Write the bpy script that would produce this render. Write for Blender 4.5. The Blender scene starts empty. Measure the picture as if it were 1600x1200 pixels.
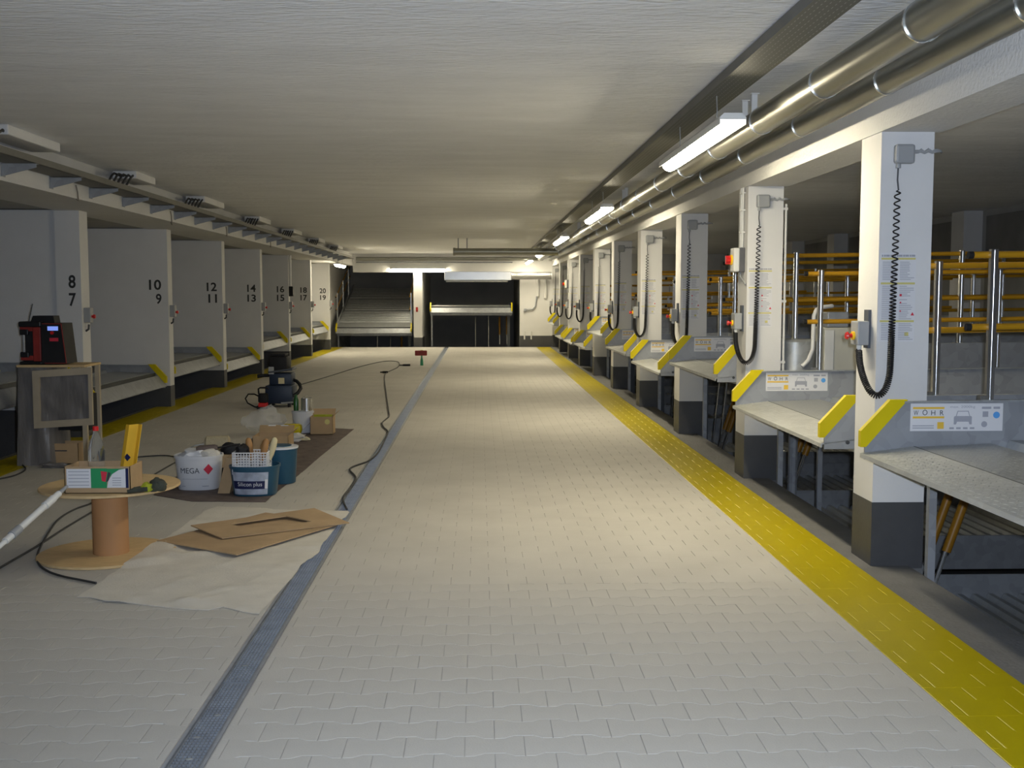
import bpy, bmesh, math, random
from mathutils import Vector, Matrix, noise
random.seed(7)
PI = math.pi
D = bpy.data
scene = bpy.context.scene
COL = scene.collection

# ------------------------------------------------------------------ camera
F, CX, CY, VX, VY, H = 1711.0, 800.0, 600.0, 748.0, 463.0, 1.5
th = math.atan((CY - VY) / F)
ps = math.atan((CX - VX) / F * math.cos(th))
cam = D.cameras.new('camera'); cam.sensor_width = 36.0; cam.lens = F / 1600 * 36.0
cam.clip_start = 0.05; cam.clip_end = 200
camo = D.objects.new('camera', cam); COL.objects.link(camo)
camo.location = (0, 0, H); camo.rotation_euler = (PI / 2 - th, 0, -ps)
scene.camera = camo
RM = camo.rotation_euler.to_matrix()
def ray(u, v): return RM @ Vector(((u - CX) / F, -(v - CY) / F, -1.0))
def G(u, v, z=0.0):                       # point of the level plane z seen at a pixel of the 1600x1200 frame
    d = ray(u, v); t = (z - H) / d.z
    return Vector((d.x * t, d.y * t, z))

# ------------------------------------------------------------------ world, the camera's flash, exposure
w = D.worlds.new('world'); scene.world = w; w.use_nodes = True
w.node_tree.nodes['Background'].inputs[0].default_value = (0.55, 0.65, 0.8, 1)
w.node_tree.nodes['Background'].inputs[1].default_value = 0.02
fl = D.lights.new('camera_flash', 'SPOT'); fl.spot_size = math.radians(118); fl.spot_blend = 1.0; fl.shadow_soft_size = 0.02   # the photographer's flash
fl.energy = 760; fl.color = (0.74, 0.84, 1.0)
flo = D.objects.new('camera_flash', fl); COL.objects.link(flo)
flo.location = (0.06, 0.03, H + 0.05); flo.rotation_euler = (PI / 2, 0, -ps - math.radians(8))
LAMP = 84.0                                # emission of the fluorescent tubes
LAMPC = (1.0, 0.89, 0.64)
scene.view_settings.view_transform = 'Standard'
scene.view_settings.look = 'None'
scene.view_settings.gamma = 1.0
scene.view_settings.use_curve_mapping = False
scene.view_settings.exposure = 0.0

# ------------------------------------------------------------------ materials
M = {}
def mat(name, col, rough=0.6, metal=0.0, var=0.0, vscale=6.0, bump=0.0, bscale=60.0, spec=0.5, stretch=None, kind='NOISE',
        trans=0.0, ior=1.45, emit=None, es=0.0, coat=0.0, alpha=1.0, rvar=0.0):
    m = D.materials.new(name); m.use_nodes = True
    nt = m.node_tree; N = nt.nodes; L = nt.links
    b = N['Principled BSDF']
    b.inputs['Base Color'].default_value = (*col, 1); b.inputs['Roughness'].default_value = rough
    b.inputs['Metallic'].default_value = metal; b.inputs['Specular IOR Level'].default_value = spec
    b.inputs['Transmission Weight'].default_value = trans; b.inputs['IOR'].default_value = ior
    b.inputs['Coat Weight'].default_value = coat; b.inputs['Alpha'].default_value = alpha
    if emit: b.inputs['Emission Color'].default_value = (*emit, 1); b.inputs['Emission Strength'].default_value = es
    if var or bump or rvar:
        tc = N.new('ShaderNodeTexCoord'); mp = N.new('ShaderNodeMapping')
        L.new(tc.outputs['Object'], mp.inputs[0])
        if stretch: mp.inputs['Scale'].default_value = stretch
    if var or rvar:
        if kind == 'VORONOI':
            t = N.new('ShaderNodeTexVoronoi'); t.inputs['Scale'].default_value = vscale; out = t.outputs['Color']
        else:
            t = N.new('ShaderNodeTexNoise'); t.inputs['Scale'].default_value = vscale; t.inputs['Detail'].default_value = 4; out = t.outputs[0]
        L.new(mp.outputs[0], t.inputs['Vector'])
        if var:
            mr = N.new('ShaderNodeMapRange'); mr.inputs['From Min'].default_value = 0.25; mr.inputs['From Max'].default_value = 0.75
            mr.inputs['To Min'].default_value = 1 - var; mr.inputs['To Max'].default_value = 1 + var
            L.new(out, mr.inputs['Value'])
            mx = N.new('ShaderNodeMix'); mx.data_type = 'RGBA'; mx.blend_type = 'MULTIPLY'; mx.inputs[0].default_value = 1
            mx.inputs[6].default_value = (*col, 1); L.new(mr.outputs[0], mx.inputs[7]); L.new(mx.outputs[2], b.inputs['Base Color'])
        if rvar:
            mr2 = N.new('ShaderNodeMapRange'); mr2.inputs['To Min'].default_value = rough - rvar; mr2.inputs['To Max'].default_value = rough + rvar
            L.new(out, mr2.inputs['Value']); L.new(mr2.outputs[0], b.inputs['Roughness'])
    if bump:
        t2 = N.new('ShaderNodeTexNoise'); t2.inputs['Scale'].default_value = bscale; t2.inputs['Detail'].default_value = 5
        L.new(mp.outputs[0], t2.inputs['Vector'])
        bp = N.new('ShaderNodeBump'); bp.inputs['Strength'].default_value = bump; bp.inputs['Distance'].default_value = 0.02
        L.new(t2.outputs[0], bp.inputs['Height']); L.new(bp.outputs[0], b.inputs['Normal'])
    M[name] = m; return m
mat('stone', (0.475, 0.455, 0.415), 0.75, var=0.08, vscale=2.2, bump=0.12, bscale=140)
mat('bed', (0.36, 0.34, 0.31), 0.9, var=0.1, vscale=9)
mat('yellow_paint', (0.43, 0.345, 0.0), 0.38, var=0.08, vscale=3, bump=0.05, bscale=60, spec=0.3)
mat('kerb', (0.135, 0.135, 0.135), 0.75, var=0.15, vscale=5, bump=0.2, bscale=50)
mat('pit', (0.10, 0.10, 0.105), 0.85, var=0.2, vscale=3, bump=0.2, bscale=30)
mat('ceiling', (0.83, 0.835, 0.845), 0.9, var=0.06, vscale=3.0, bump=0.8, bscale=26, stretch=(0.45, 1.6, 1))
mat('beam', (0.72, 0.715, 0.705), 0.85, var=0.04, vscale=3.0, bump=0.3, bscale=45)
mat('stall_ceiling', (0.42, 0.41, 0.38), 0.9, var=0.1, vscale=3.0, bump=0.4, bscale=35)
mat('white_wall', (0.69, 0.685, 0.68), 0.75, var=0.03, vscale=4.0, bump=0.06, bscale=70)
mat('grey_base', (0.065, 0.066, 0.07), 0.5, var=0.12, vscale=5, bump=0.08, bscale=40)
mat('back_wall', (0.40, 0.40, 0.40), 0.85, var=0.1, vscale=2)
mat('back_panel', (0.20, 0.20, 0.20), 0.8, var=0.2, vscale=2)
mat('galv', (0.38, 0.395, 0.40), 0.40, 0.40, var=0.08, vscale=16, kind='VORONOI', rvar=0.1)
mat('galv_lit', (0.50, 0.51, 0.50), 0.45, 0.30, var=0.06, vscale=16, kind='VORONOI')  # lighter copy of galv: lamplight on the lips put into the colour
mat('galv_dull', (0.33, 0.345, 0.37), 0.5, 0.35, var=0.08, vscale=14, kind='VORONOI')
mat('pipe', (0.31, 0.31, 0.27), 0.36, 0.85, var=0.08, vscale=5, rvar=0.08)
mat('duct', (0.60, 0.60, 0.59), 0.27, 0.9, var=0.06, vscale=5)
mat('chrome', (0.78, 0.79, 0.80), 0.22, 0.95)
mat('steel_dark', (0.07, 0.075, 0.08), 0.5, 0.4)
mat('grate', (0.34, 0.37, 0.42), 0.45, 0.7, var=0.15, vscale=12)
mat('rail_yellow', (0.46, 0.235, 0.008), 0.4, var=0.06, vscale=8)
mat('guard_yellow', (0.62, 0.50, 0.004), 0.42, var=0.05, vscale=9, spec=0.3)
mat('cylinder_yellow_shaded', (0.27, 0.125, 0.006), 0.45, var=0.08, vscale=8)  # rail yellow darkened: the gloom under the lifts is put into the colour
mat('black_rubber', (0.012, 0.012, 0.014), 0.45)
mat('black_plastic', (0.016, 0.016, 0.018), 0.6, var=0.2, vscale=8, spec=0.25)
mat('grey_plastic', (0.33, 0.34, 0.35), 0.45)
mat('light_plastic', (0.68, 0.68, 0.66), 0.4)
mat('dark_grey', (0.09, 0.09, 0.10), 0.5)
mat('red', (0.60, 0.02, 0.02), 0.35)
mat('red_dark', (0.25, 0.025, 0.02), 0.5, var=0.2, vscale=10)
mat('switch_yellow', (0.9, 0.55, 0.02), 0.4)
mat('paper', (0.70, 0.70, 0.72), 0.5)
mat('print_grey', (0.36, 0.37, 0.42), 0.6)
mat('print_dark', (0.04, 0.045, 0.06), 0.6)
mat('print_yellow', (0.78, 0.50, 0.06), 0.6)
mat('print_lime', (0.62, 0.56, 0.20), 0.6)
mat('print_blue', (0.10, 0.35, 0.75), 0.6)
mat('print_red', (0.62, 0.03, 0.06), 0.6)
mat('number', (0.035, 0.035, 0.035), 0.7)
mat('cable', (0.035, 0.035, 0.036), 0.6)
mat('cable_grey', (0.22, 0.20, 0.17), 0.6)
mat('osb', (0.60, 0.43, 0.22), 0.75, var=0.12, vscale=14, stretch=(1, 5, 1))
mat('tube_card', (0.42, 0.22, 0.095), 0.7, var=0.08, vscale=6)
mat('cardboard', (0.42, 0.29, 0.16), 0.85, var=0.10, vscale=7, bump=0.1, bscale=30)
mat('hardboard', (0.40, 0.28, 0.16), 0.8, var=0.12, vscale=6, bump=0.1, bscale=40)
mat('fleece', (0.60, 0.57, 0.51), 0.95, var=0.08, vscale=7, bump=0.25, bscale=90)
mat('brown_sheet', (0.115, 0.088, 0.078), 0.7, var=0.35, vscale=9, bump=0.4, bscale=25)
mat('bucket_white', (0.66, 0.67, 0.70), 0.4, var=0.03)
mat('bucket_blue', (0.018, 0.075, 0.13), 0.35)
mat('label_silver', (0.34, 0.38, 0.47), 0.4, var=0.35, vscale=14)
mat('label_navy', (0.01, 0.015, 0.07), 0.4)
mat('green_print', (0.02, 0.28, 0.10), 0.5)
mat('film', (0.17, 0.16, 0.155), 0.34, var=0.25, vscale=5, bump=0.5, bscale=7, stretch=(2.5, 2.5, 0.5))
mat('clear', (0.92, 0.95, 0.95), 0.08, trans=0.95, ior=1.2)
mat('bag_film', (0.80, 0.80, 0.78), 0.2, alpha=0.30, bump=0.8, bscale=12)
mat('orange_yellow', (0.74, 0.43, 0.03), 0.45)
mat('tray_dark', (0.17, 0.165, 0.15), 0.55, 0.2, var=0.1, vscale=5)
mat('tape', (0.40, 0.34, 0.25), 0.7, var=0.1)
mat('vac_blue', (0.018, 0.03, 0.06), 0.45)
mat('vac_grey', (0.07, 0.08, 0.10), 0.5)
mat('sponge', (0.62, 0.55, 0.34), 0.9, var=0.1, vscale=20)
mat('lamb', (0.50, 0.44, 0.30), 0.95, bump=0.6, bscale=60)
mat('wood', (0.36, 0.19, 0.07), 0.6, var=0.2, vscale=8)
mat('green_glass', (0.02, 0.10, 0.02), 0.2)
mat('green_plastic', (0.04, 0.30, 0.16), 0.4)
mat('glove', (0.05, 0.055, 0.04), 0.9, var=0.4, vscale=25)
mat('glove_yellow', (0.35, 0.38, 0.02), 0.8)
mat('beige_metal', (0.52, 0.51, 0.44), 0.5, var=0.04)
mat('lamp_body', (0.70, 0.70, 0.68), 0.5)
mat('tube_light', (1, 1, 1), 0.5, emit=LAMPC, es=LAMP)
mat('display', (0.05, 0.07, 0.2), 0.3, emit=(0.25, 0.38, 1.0), es=0.8)
# perforated tray: little slots, darker where the sheet is punched
mt = mat('perforated', (0.15, 0.15, 0.135), 0.6, 0.2, var=0.08, vscale=4)
N, L = mt.node_tree.nodes, mt.node_tree.links
tc = N.new('ShaderNodeTexCoord'); bk = N.new('ShaderNodeTexBrick'); mp = N.new('ShaderNodeMapping')
mp.inputs['Rotation'].default_value = (0, 0, PI / 2); L.new(tc.outputs['Object'], mp.inputs[0]); L.new(mp.outputs[0], bk.inputs['Vector'])
bk.inputs['Scale'].default_value = 1.0; bk.inputs['Brick Width'].default_value = 0.05; bk.inputs['Row Height'].default_value = 0.03
bk.inputs['Mortar Size'].default_value = 0.0135; bk.inputs['Mortar Smooth'].default_value = 0
bk.inputs['Color1'].default_value = bk.inputs['Color2'].default_value = (0.42, 0.42, 0.40, 1); bk.inputs['Mortar'].default_value = (0.15, 0.15, 0.135, 1)
L.new(bk.outputs['Color'], N['Principled BSDF'].inputs['Base Color'])

# ------------------------------------------------------------------ builders
_txt = {}
def text_geo(s):
    if s not in _txt:
        cu = D.curves.new('text_source', 'FONT'); cu.body = s; cu.size = 1.0; cu.resolution_u = 3
        if s.isdigit(): cu.offset = 0.022
        ob = D.objects.new('text_source', cu); COL.objects.link(ob)
        dg = bpy.context.evaluated_depsgraph_get()
        me = D.meshes.new_from_object(ob.evaluated_get(dg))
        vs = [v.co.copy() for v in me.vertices]; fs = [tuple(p.vertices) for p in me.polygons]
        x0 = min(v.x for v in vs); x1 = max(v.x for v in vs); y0 = min(v.y for v in vs); y1 = max(v.y for v in vs)
        vs = [((v.x - x0) / (x1 - x0), (v.y - y0) / (y1 - y0)) for v in vs]
        D.objects.remove(ob); D.curves.remove(cu); D.meshes.remove(me)
        _txt[s] = (vs, fs)
    return _txt[s]
for s in ['W', 'Ö', 'H', 'R', 'max. 2000kg', 'MEGA', 'Silicon plus'] + [str(i) for i in range(7, 21)]: text_geo(s)

class MB:
    def __init__(s): s.v = []; s.f = []
    def add(s, vs, fs):
        o = len(s.v); s.v += [tuple(p) for p in vs]; s.f += [tuple(i + o for i in f) for f in fs]; return s
    def box(s, x0, x1, y0, y1, z0, z1):
        return s.add([(x0, y0, z0), (x1, y0, z0), (x1, y1, z0), (x0, y1, z0), (x0, y0, z1), (x1, y0, z1), (x1, y1, z1), (x0, y1, z1)],
                     [(3, 2, 1, 0), (4, 5, 6, 7), (0, 1, 5, 4), (1, 2, 6, 5), (2, 3, 7, 6), (3, 0, 4, 7)])
    def rbox(s, x0, x1, y0, y1, z0, z1, r=0.01):          # box with all edges chamfered
        bm = bmesh.new(); bmesh.ops.create_cube(bm, size=1)
        for v in bm.verts: v.co = Vector(((x0 + x1) / 2 + v.co.x * (x1 - x0), (y0 + y1) / 2 + v.co.y * (y1 - y0), (z0 + z1) / 2 + v.co.z * (z1 - z0)))
        bmesh.ops.bevel(bm, geom=bm.edges[:], offset=r, segments=2, affect='EDGES', profile=0.5)
        return s.bm(bm)
    def bm(s, bm, mx=None):
        bm.verts.index_update()
        s.add([(mx @ v.co) if mx else v.co for v in bm.verts], [[v.index for v in f.verts] for f in bm.faces]); bm.free(); return s
    def prism(s, poly, axis, lo, hi):                     # poly in the other two axes, extruded along axis
        n = len(poly)
        def P(a, b, t):
            return {'x': (t, a, b), 'y': (a, t, b), 'z': (a, b, t)}[axis]
        vs = [P(a, b, lo) for a, b in poly] + [P(a, b, hi) for a, b in poly]
        fs = [tuple(range(n))[::-1], tuple(range(n, 2 * n))] + [(i, (i + 1) % n, (i + 1) % n + n, i + n) for i in range(n)]
        return s.add(vs, fs)
    def tube(s, pts, r, n=8, caps=True):
        pts = [Vector(p) for p in pts]; rs = r if isinstance(r, (list, tuple)) else [r] * len(pts)
        o = len(s.v); up = None
        for i, p in enumerate(pts):
            t = (pts[min(i + 1, len(pts) - 1)] - pts[max(i - 1, 0)]).normalized()
            if up is None: up = Vector((0, 0, 1)) if abs(t.z) < 0.9 else Vector((1, 0, 0))
            a = (up - t * up.dot(t))
            if a.length < 1e-5: a = t.orthogonal()
            a.normalize(); b = t.cross(a); up = a
            for k in range(n):
                q = 2 * PI * k / n; s.v.append(tuple(p + (a * math.cos(q) + b * math.sin(q)) * rs[i]))
        for i in range(len(pts) - 1):
            for k in range(n):
                k2 = (k + 1) % n; s.f.append((o + i * n + k, o + i * n + k2, o + (i + 1) * n + k2, o + (i + 1) * n + k))
        if caps:
            s.f.append(tuple(o + k for k in range(n))[::-1]); e = o + (len(pts) - 1) * n; s.f.append(tuple(e + k for k in range(n)))
        return s
    def lathe(s, prof, c=(0, 0, 0), n=24, sx=1.0, sy=1.0, sq=2.0):   # profile (radius, z); sq > 2 squares the outline
        o = len(s.v); m = len(prof)
        for r, z in prof:
            for k in range(n):
                q = 2 * PI * k / n; cx, sn = math.cos(q), math.sin(q)
                h = (abs(cx) ** sq + abs(sn) ** sq) ** (-1 / sq)
                s.v.append((c[0] + r * cx * h * sx, c[1] + r * sn * h * sy, c[2] + z))
        for i in range(m - 1):
            for k in range(n):
                k2 = (k + 1) % n; s.f.append((o + i * n + k, o + i * n + k2, o + (i + 1) * n + k2, o + (i + 1) * n + k))
        s.f.append(tuple(o + k for k in range(n))[::-1]); e = o + (m - 1) * n; s.f.append(tuple(e + k for k in range(n)))
        return s
    def text(s, t, org, u, v, wd, ht):                    # lettering wd x ht, lower-left corner at org
        vs, fs = text_geo(t); org, u, v = Vector(org), Vector(u), Vector(v)
        return s.add([org + u * (a * wd) + v * (b * ht) for a, b in vs], fs)
    def map(s, fn): s.v = [tuple(fn(Vector(p))) for p in s.v]; return s
    def build(s, name, m, parent=None, local=False, smooth=False):
        me = D.meshes.new(name)
        vs = s.v
        if parent is not None and not local:
            o = Vector(parent.get('_o', (0, 0, 0))); vs = [tuple(Vector(p) - o) for p in vs]
        me.from_pydata(vs, [], s.f); me.update()
        me.materials.append(M[m])
        if smooth:
            for p in me.polygons: p.use_smooth = True
            try: me.set_sharp_from_angle(angle=math.radians(40))
            except Exception: pass
        ob = D.objects.new(name, me); COL.objects.link(ob)
        if parent is not None:
            ob.parent = parent
            if '_o' in parent: ob['_o'] = parent['_o']
        return ob

def tag(o, label=None, cat=None, group=None, kind=None):
    if label: o['label'] = label
    if cat: o['category'] = cat
    if group: o['group'] = group
    if kind: o['kind'] = kind
    return o
def thing(name, loc, label, cat, group=None, rz=0.0):
    o = D.objects.new(name, None); COL.objects.link(o); o.location = loc; o.rotation_euler = (0, 0, rz)
    o['_o'] = tuple(loc); o.empty_display_size = 0.1
    return tag(o, label, cat, group)
def copy_tree(o, parent=None):
    c = o.copy(); COL.objects.link(c); c.parent = parent
    for ch in o.children: copy_tree(ch, c)
    return c
def inst(src, loc, parent):                                # a copy of one piece, sharing mesh data
    c = src.copy(); COL.objects.link(c); c.location = loc; c.parent = parent; return c
ORD = ['first', 'second', 'third', 'fourth', 'fifth', 'sixth', 'seventh', 'eighth', 'ninth', 'tenth']
def noise2(x, y, s=1.0): return noise.noise(Vector((x * s, y * s, 3.7)))

# ------------------------------------------------------------------ layout numbers
XL, XR = -4.20, 2.19                     # aisle faces of the partition walls and of the columns
CEIL, BEAM = 2.75, 2.40
YF = 32.6                                # far end of the aisle
COLY = [5.97 + 2.95 * k for k in range(10)]
COLW = 0.29
PARTY = [11.75, 15.0, 18.15, 21.3, 24.4, 27.6, 31.0]
ZR = [0.67, 0.63, 0.80, 0.64, 0.70, 0.85, 0.50, 0.46, 0.46, 0.73]
ZL = [0.53, 0.305, 0.40, 0.25, 0.45, 0.45, 0.53]
Y0 = -5.0

# ------------------------------------------------------------------ the building
def struct(name, mb, m, label=None, cat=None):
    return tag(mb.build(name, m), label, cat, kind='structure')
ceil = struct('ceiling', MB().box(-4.45, 7.6, Y0, 39, CEIL, 3.0), 'ceiling', 'rough grey-white ceiling over the aisle')
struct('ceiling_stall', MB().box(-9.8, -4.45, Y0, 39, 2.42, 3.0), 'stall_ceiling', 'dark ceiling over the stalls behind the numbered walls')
struct('beam_left', MB().box(-4.45, -3.71, Y0, YF, BEAM, CEIL), 'beam', 'long white beam above the numbered walls')
struct('beam_right', MB().box(2.18, 2.52, Y0, YF, 2.39, CEIL), 'beam', 'long white beam resting on the row of columns')
struct('beam_far', MB().box(-3.71, 2.18, YF, YF + 0.4, 2.21, CEIL), 'beam', 'cross beam over the two far parking bays')
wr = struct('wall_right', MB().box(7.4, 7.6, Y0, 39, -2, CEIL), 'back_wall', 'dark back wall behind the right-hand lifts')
for k in range(12):
    y = 4.2 + 2.95 * k
    MB().box(7.12, 7.4, y, y + 0.42, -2, CEIL).build('pilaster', 'white_wall', wr)
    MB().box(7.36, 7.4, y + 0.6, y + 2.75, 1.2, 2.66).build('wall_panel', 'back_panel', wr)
struct('wall_left', MB().box(-9.8, -9.6, Y0, 39, -2, 2.42), 'back_wall', 'back wall behind the numbered stalls')
wb = struct('wall_behind', MB().box(-9.8, -3.4, Y0 - 0.2, Y0, -2, 3).box(2.9, 7.6, Y0 - 0.2, Y0, -2, 3).box(-3.4, 2.9, Y0 - 0.2, Y0, -0.3, 3), 'white_wall', 'plain wall behind the viewer')
wf = struct('wall_far', MB().box(1.22, 7.6, YF + 0.02, YF + 0.3, -2, CEIL), 'white_wall', 'white far wall beside the dark bay')
MB().box(1.218, 2.4, YF + 0.014, YF + 0.03, 0, 0.33).build('painted_base', 'grey_base', wf)
MB().box(-9.6, -4.47, YF, YF + 0.3, -2, 2.42).build('wall_return', 'white_wall', wf)
struct('wall_bay_back', MB().box(-4.6, 7.6, 38.3, 38.5, -2, CEIL), 'back_wall', 'back wall of the two far bays')
wbl = struct('wall_bay_left', MB().box(-4.62, -4.47, YF, 38.3, -2, CEIL), 'white_wall', 'side wall of the far bay')
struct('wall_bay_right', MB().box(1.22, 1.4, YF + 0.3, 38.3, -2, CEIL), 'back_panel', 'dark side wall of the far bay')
wp = struct('wall_bay_divider', MB().box(-1.93, -1.68, YF, 38.3, -2, 2.21), 'white_wall', 'white pier between the two far bays')
MB().box(-1.934, -1.676, YF - 0.004, 34, -2, 0.28).build('painted_base', 'grey_base', wp)
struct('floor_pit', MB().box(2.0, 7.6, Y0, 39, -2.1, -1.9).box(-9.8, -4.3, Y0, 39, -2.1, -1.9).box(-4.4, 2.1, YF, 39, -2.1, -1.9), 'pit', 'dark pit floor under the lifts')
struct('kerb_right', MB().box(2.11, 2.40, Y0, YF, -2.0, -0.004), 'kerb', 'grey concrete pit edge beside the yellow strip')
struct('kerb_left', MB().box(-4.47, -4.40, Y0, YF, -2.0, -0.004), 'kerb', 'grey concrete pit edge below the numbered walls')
struct('kerb_far', MB().box(-4.40, 2.11, YF - 0.12, YF, -2.0, 0.0), 'kerb', 'grey concrete edge at the far bays')

# floor: double-T paving stones, each near one an object, the rest one mesh
DX0, DX1 = -1.018, -0.882                                  # drain channel
floor = struct('floor', MB().box(-4.40, DX0, Y0, YF - 0.12, -0.3, -0.0035).box(DX1, 2.11, Y0, YF - 0.12, -0.3, -0.0035).box(DX0, DX1, Y0, YF - 0.12, -0.3, -0.12), 'bed',
               'pale grey interlocking paving with a yellow edge strip')
SL, SP = 0.20, 0.143
BR = [0.0, 0.034, 0.066, 0.134, 0.166, 0.2]
def twave(x):
    x = min(x % SL, SL - x % SL)
    return 1.0 if x < 0.034 else (-1.0 if x > 0.066 else 1 - 2 * (x - 0.034) / 0.032)
def stone_poly(xl, xr, x0, g, c=0.0):                      # outline about the row centre; x0 = phase of the row
    a, b = xl + g + c, xr - g - c
    xs = [a] + [x0 + n * SL + q for n in range(-1, 3) for q in BR[:-1] if a + 0.004 < x0 + n * SL + q < b - 0.004] + [b]
    xs = sorted(xs)
    hh = lambda x: SP / 2 + 0.011 * twave(x - x0) - g - c
    return [(x, -hh(x)) for x in xs] + [(x, hh(x)) for x in reversed(xs)]
def stone(mb, xl, xr, x0, yc, chamfer=True, ztop=0.0, cd=0.0005):
    g = 0.0016; lo = stone_poly(xl, xr, x0, g); n = len(lo)
    if chamfer:
        c = 0.003; hi = stone_poly(xl, xr, x0, g, c)
        if len(hi) != n: hi = [(min(max(x, xl + g + c), xr - g - c), y * 0.95) for x, y in lo]
        vs = [(x, y + yc, ztop - 0.014) for x, y in lo] + [(x, y + yc, ztop - cd) for x, y in lo] + [(x, y + yc, ztop) for x, y in hi]
        fs = [(i + j * n, (i + 1) % n + j * n, (i + 1) % n + (j + 1) * n, i + (j + 1) * n) for j in (0, 1) for i in range(n)] + [tuple(range(2 * n, 3 * n))]
    else:
        vs = [(x, y + yc, ztop - 0.012) for x, y in lo] + [(x, y + yc, ztop) for x, y in lo]
        fs = [(i, (i + 1) % n, (i + 1) % n + n, i + n) for i in range(n)] + [tuple(range(n, 2 * n))]
    mb.add(vs, fs)
ZONES = [(-4.40, -4.0, 'y'), (-4.0, DX0 - 0.004, 'w'), (DX1 + 0.004, 1.70, 'w'), (1.70, 2.11, 'y')]
far_w, far_y = MB(), MB()
proto = MB(); stone(proto, 0, SL, 0, 0); proto = proto.build('paving_stone', 'stone', floor)
nfull = 0; first = True; ycache = {}
rows = int((YF - 0.12 - 1.2) / SP)
for r in range(rows):
    yc = 1.2 + r * SP + SP / 2; x0 = -10.05 + (r % 2) * SL / 2
    for xa, xb, zk in ZONES:
        i0 = int((xa - x0) / SL) - 1
        for i in range(i0, i0 + 30):
            xl, xr = max(x0 + i * SL, xa), min(x0 + (i + 1) * SL, xb)
            if xr - xl < 0.02: continue
            full = xr - xl > SL - 1e-6
            zt = random.uniform(-0.0004, 0.0002)
            vis = yc > 3.2 and abs((xl + xr) / 2 / yc - 0.03) < 0.50
            if zk == 'w' and full and vis and nfull < 290 and yc < 6.2:
                ph = x0 + i * SL
                if first: proto.location = (ph, yc, zt); first = False
                else: inst(proto, (ph, yc, zt), floor)
                nfull += 1
            elif zk == 'y' and xa > 0 and 3.2 < yc < 8.5:
                key = (r % 2, round(xl, 3))
                if key not in ycache:
                    m_ = MB(); stone(m_, xl, xr, x0, 0, cd=0.0014); ycache[key] = m_.build('yellow_paving_stone', 'yellow_paint', floor); ycache[key].location = (0, yc, zt)
                else: inst(ycache[key], (0, yc, zt), floor)
            else:
                stone(far_w if zk == 'w' else far_y, xl, xr, x0, yc, yc < 16, zt, 0.0005 if zk == 'w' else 0.0014)
far_y.box(1.702, 2.108, 1.2, YF - 0.12, -0.02, -0.0018).box(-4.398, -4.002, 1.2, YF - 0.12, -0.02, -0.0018)
tag(far_w.build('distant_paving', 'stone', floor), kind='stuff')
tag(far_y.build('distant_yellow_paving', 'yellow_paint', floor), kind='stuff')

# drain with steel grating
dr = thing('floor_drain', (-0.95, 1.2, 0), 'long steel grating drain running down the aisle floor', 'drain')
for xa, xb in ((DX0 + 0.001, DX0 + 0.012), (DX1 - 0.012, DX1 - 0.001)):
    MB().box(xa, xb, 1.2, YF - 0.13, -0.11, 0.001).build('edge_rail', 'galv_dull', dr)
g = MB()
for i in range(8):
    x = DX0 + 0.019 + i * (DX1 - DX0 - 0.038) / 7 - 0.0012 - (-0.95); g.box(x, x + 0.0024 + (0.004 if i in (0, 7) else 0), 0, 0.985, -0.022, -0.001)
for j in range(45): g.box(DX0 + 0.017 + 0.95, DX1 - 0.017 + 0.95, j * 0.0222, j * 0.0222 + 0.0055, -0.018, -0.002)
gp = g.build('grating', 'grate', dr, local=True)
for j in range(1, 31): inst(gp, (0, j * 1.0, 0), dr)
for (u, v) in ((383, 1040), (340, 1117), (308, 1152), (296, 1186)):
    p = G(u, v); MB().lathe([(0.008, -0.001), (0.008, 0.0005), (0.004, 0.0015)], (p.x, p.y, 0), 10, 1.5, 1.0).build('bolt_head', 'galv', dr)

# ------------------------------------------------------------------ columns on the right and what hangs on them
def make_coil(y):
    pts = [Vector((2.274, y - 0.028, 2.20)), Vector((2.272, y - 0.028, 2.13)), Vector((2.278, y - 0.03, 2.075))]
    ctrl = [(2.272, y - 0.032, 2.07), (2.268, y - 0.034, 1.75), (2.261, y - 0.036, 1.4), (2.254, y - 0.045, 1.15), (2.247, y - 0.050, 1.06), (2.223, y - 0.055, 0.988), (2.185, y - 0.055, 0.957),
            (2.148, y - 0.045, 0.978), (2.123, y - 0.015, 1.04), (2.117, y + 0.04, 1.12), (2.125, y + 0.09, 1.20)]
    C = [Vector(c) for c in ctrl]; path = []
    for i in range(len(C) - 1):
        p0, p1, p2, p3 = C[max(i - 1, 0)], C[i], C[i + 1], C[min(i + 2, len(C) - 1)]
        for j in range(40):
            t = j / 40
            path.append(0.5 * (2 * p1 + (p2 - p0) * t + (2 * p0 - 5 * p1 + 4 * p2 - p3) * t * t + (3 * p1 - p0 - 3 * p2 + p3) * t ** 3))
    path.append(C[-1])
    L_ = [0]
    for a, b in zip(path, path[1:]): L_.append(L_[-1] + (b - a).length)
    tot = L_[-1]; s = 0.0; ph = 0.0; k = 0
    while s < tot:
        f = s / tot; pitch = 0.038 - 0.0275 * min(1, max(0, (f - 0.12) / 0.45))
        while k < len(L_) - 2 and L_[k + 1] < s: k += 1
        t = (s - L_[k]) / max(1e-6, L_[k + 1] - L_[k]); p = path[k].lerp(path[k + 1], t)
        d = (path[min(k + 2, len(path) - 1)] - path[max(k - 1, 0)]).normalized()
        a = Vector((0, 1, 0)) if abs(d.y) < 0.8 else Vector((1, 0, 0)); a = (a - d * a.dot(d)).normalized(); b = d.cross(a)
        pts.append(p + (a * math.cos(ph) + b * math.sin(ph)) * 0.0155)
        ds = pitch / 9; s += ds; ph += 2 * PI / 9
    return MB().tube(pts, 0.0044, 5)
coil0 = None; jb0 = sheet0 = ctl0 = None
def fold(o, y0, y1, label):
    c = copy_tree(o); c.location.y += y1 - y0; c['label'] = label; return c
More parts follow.
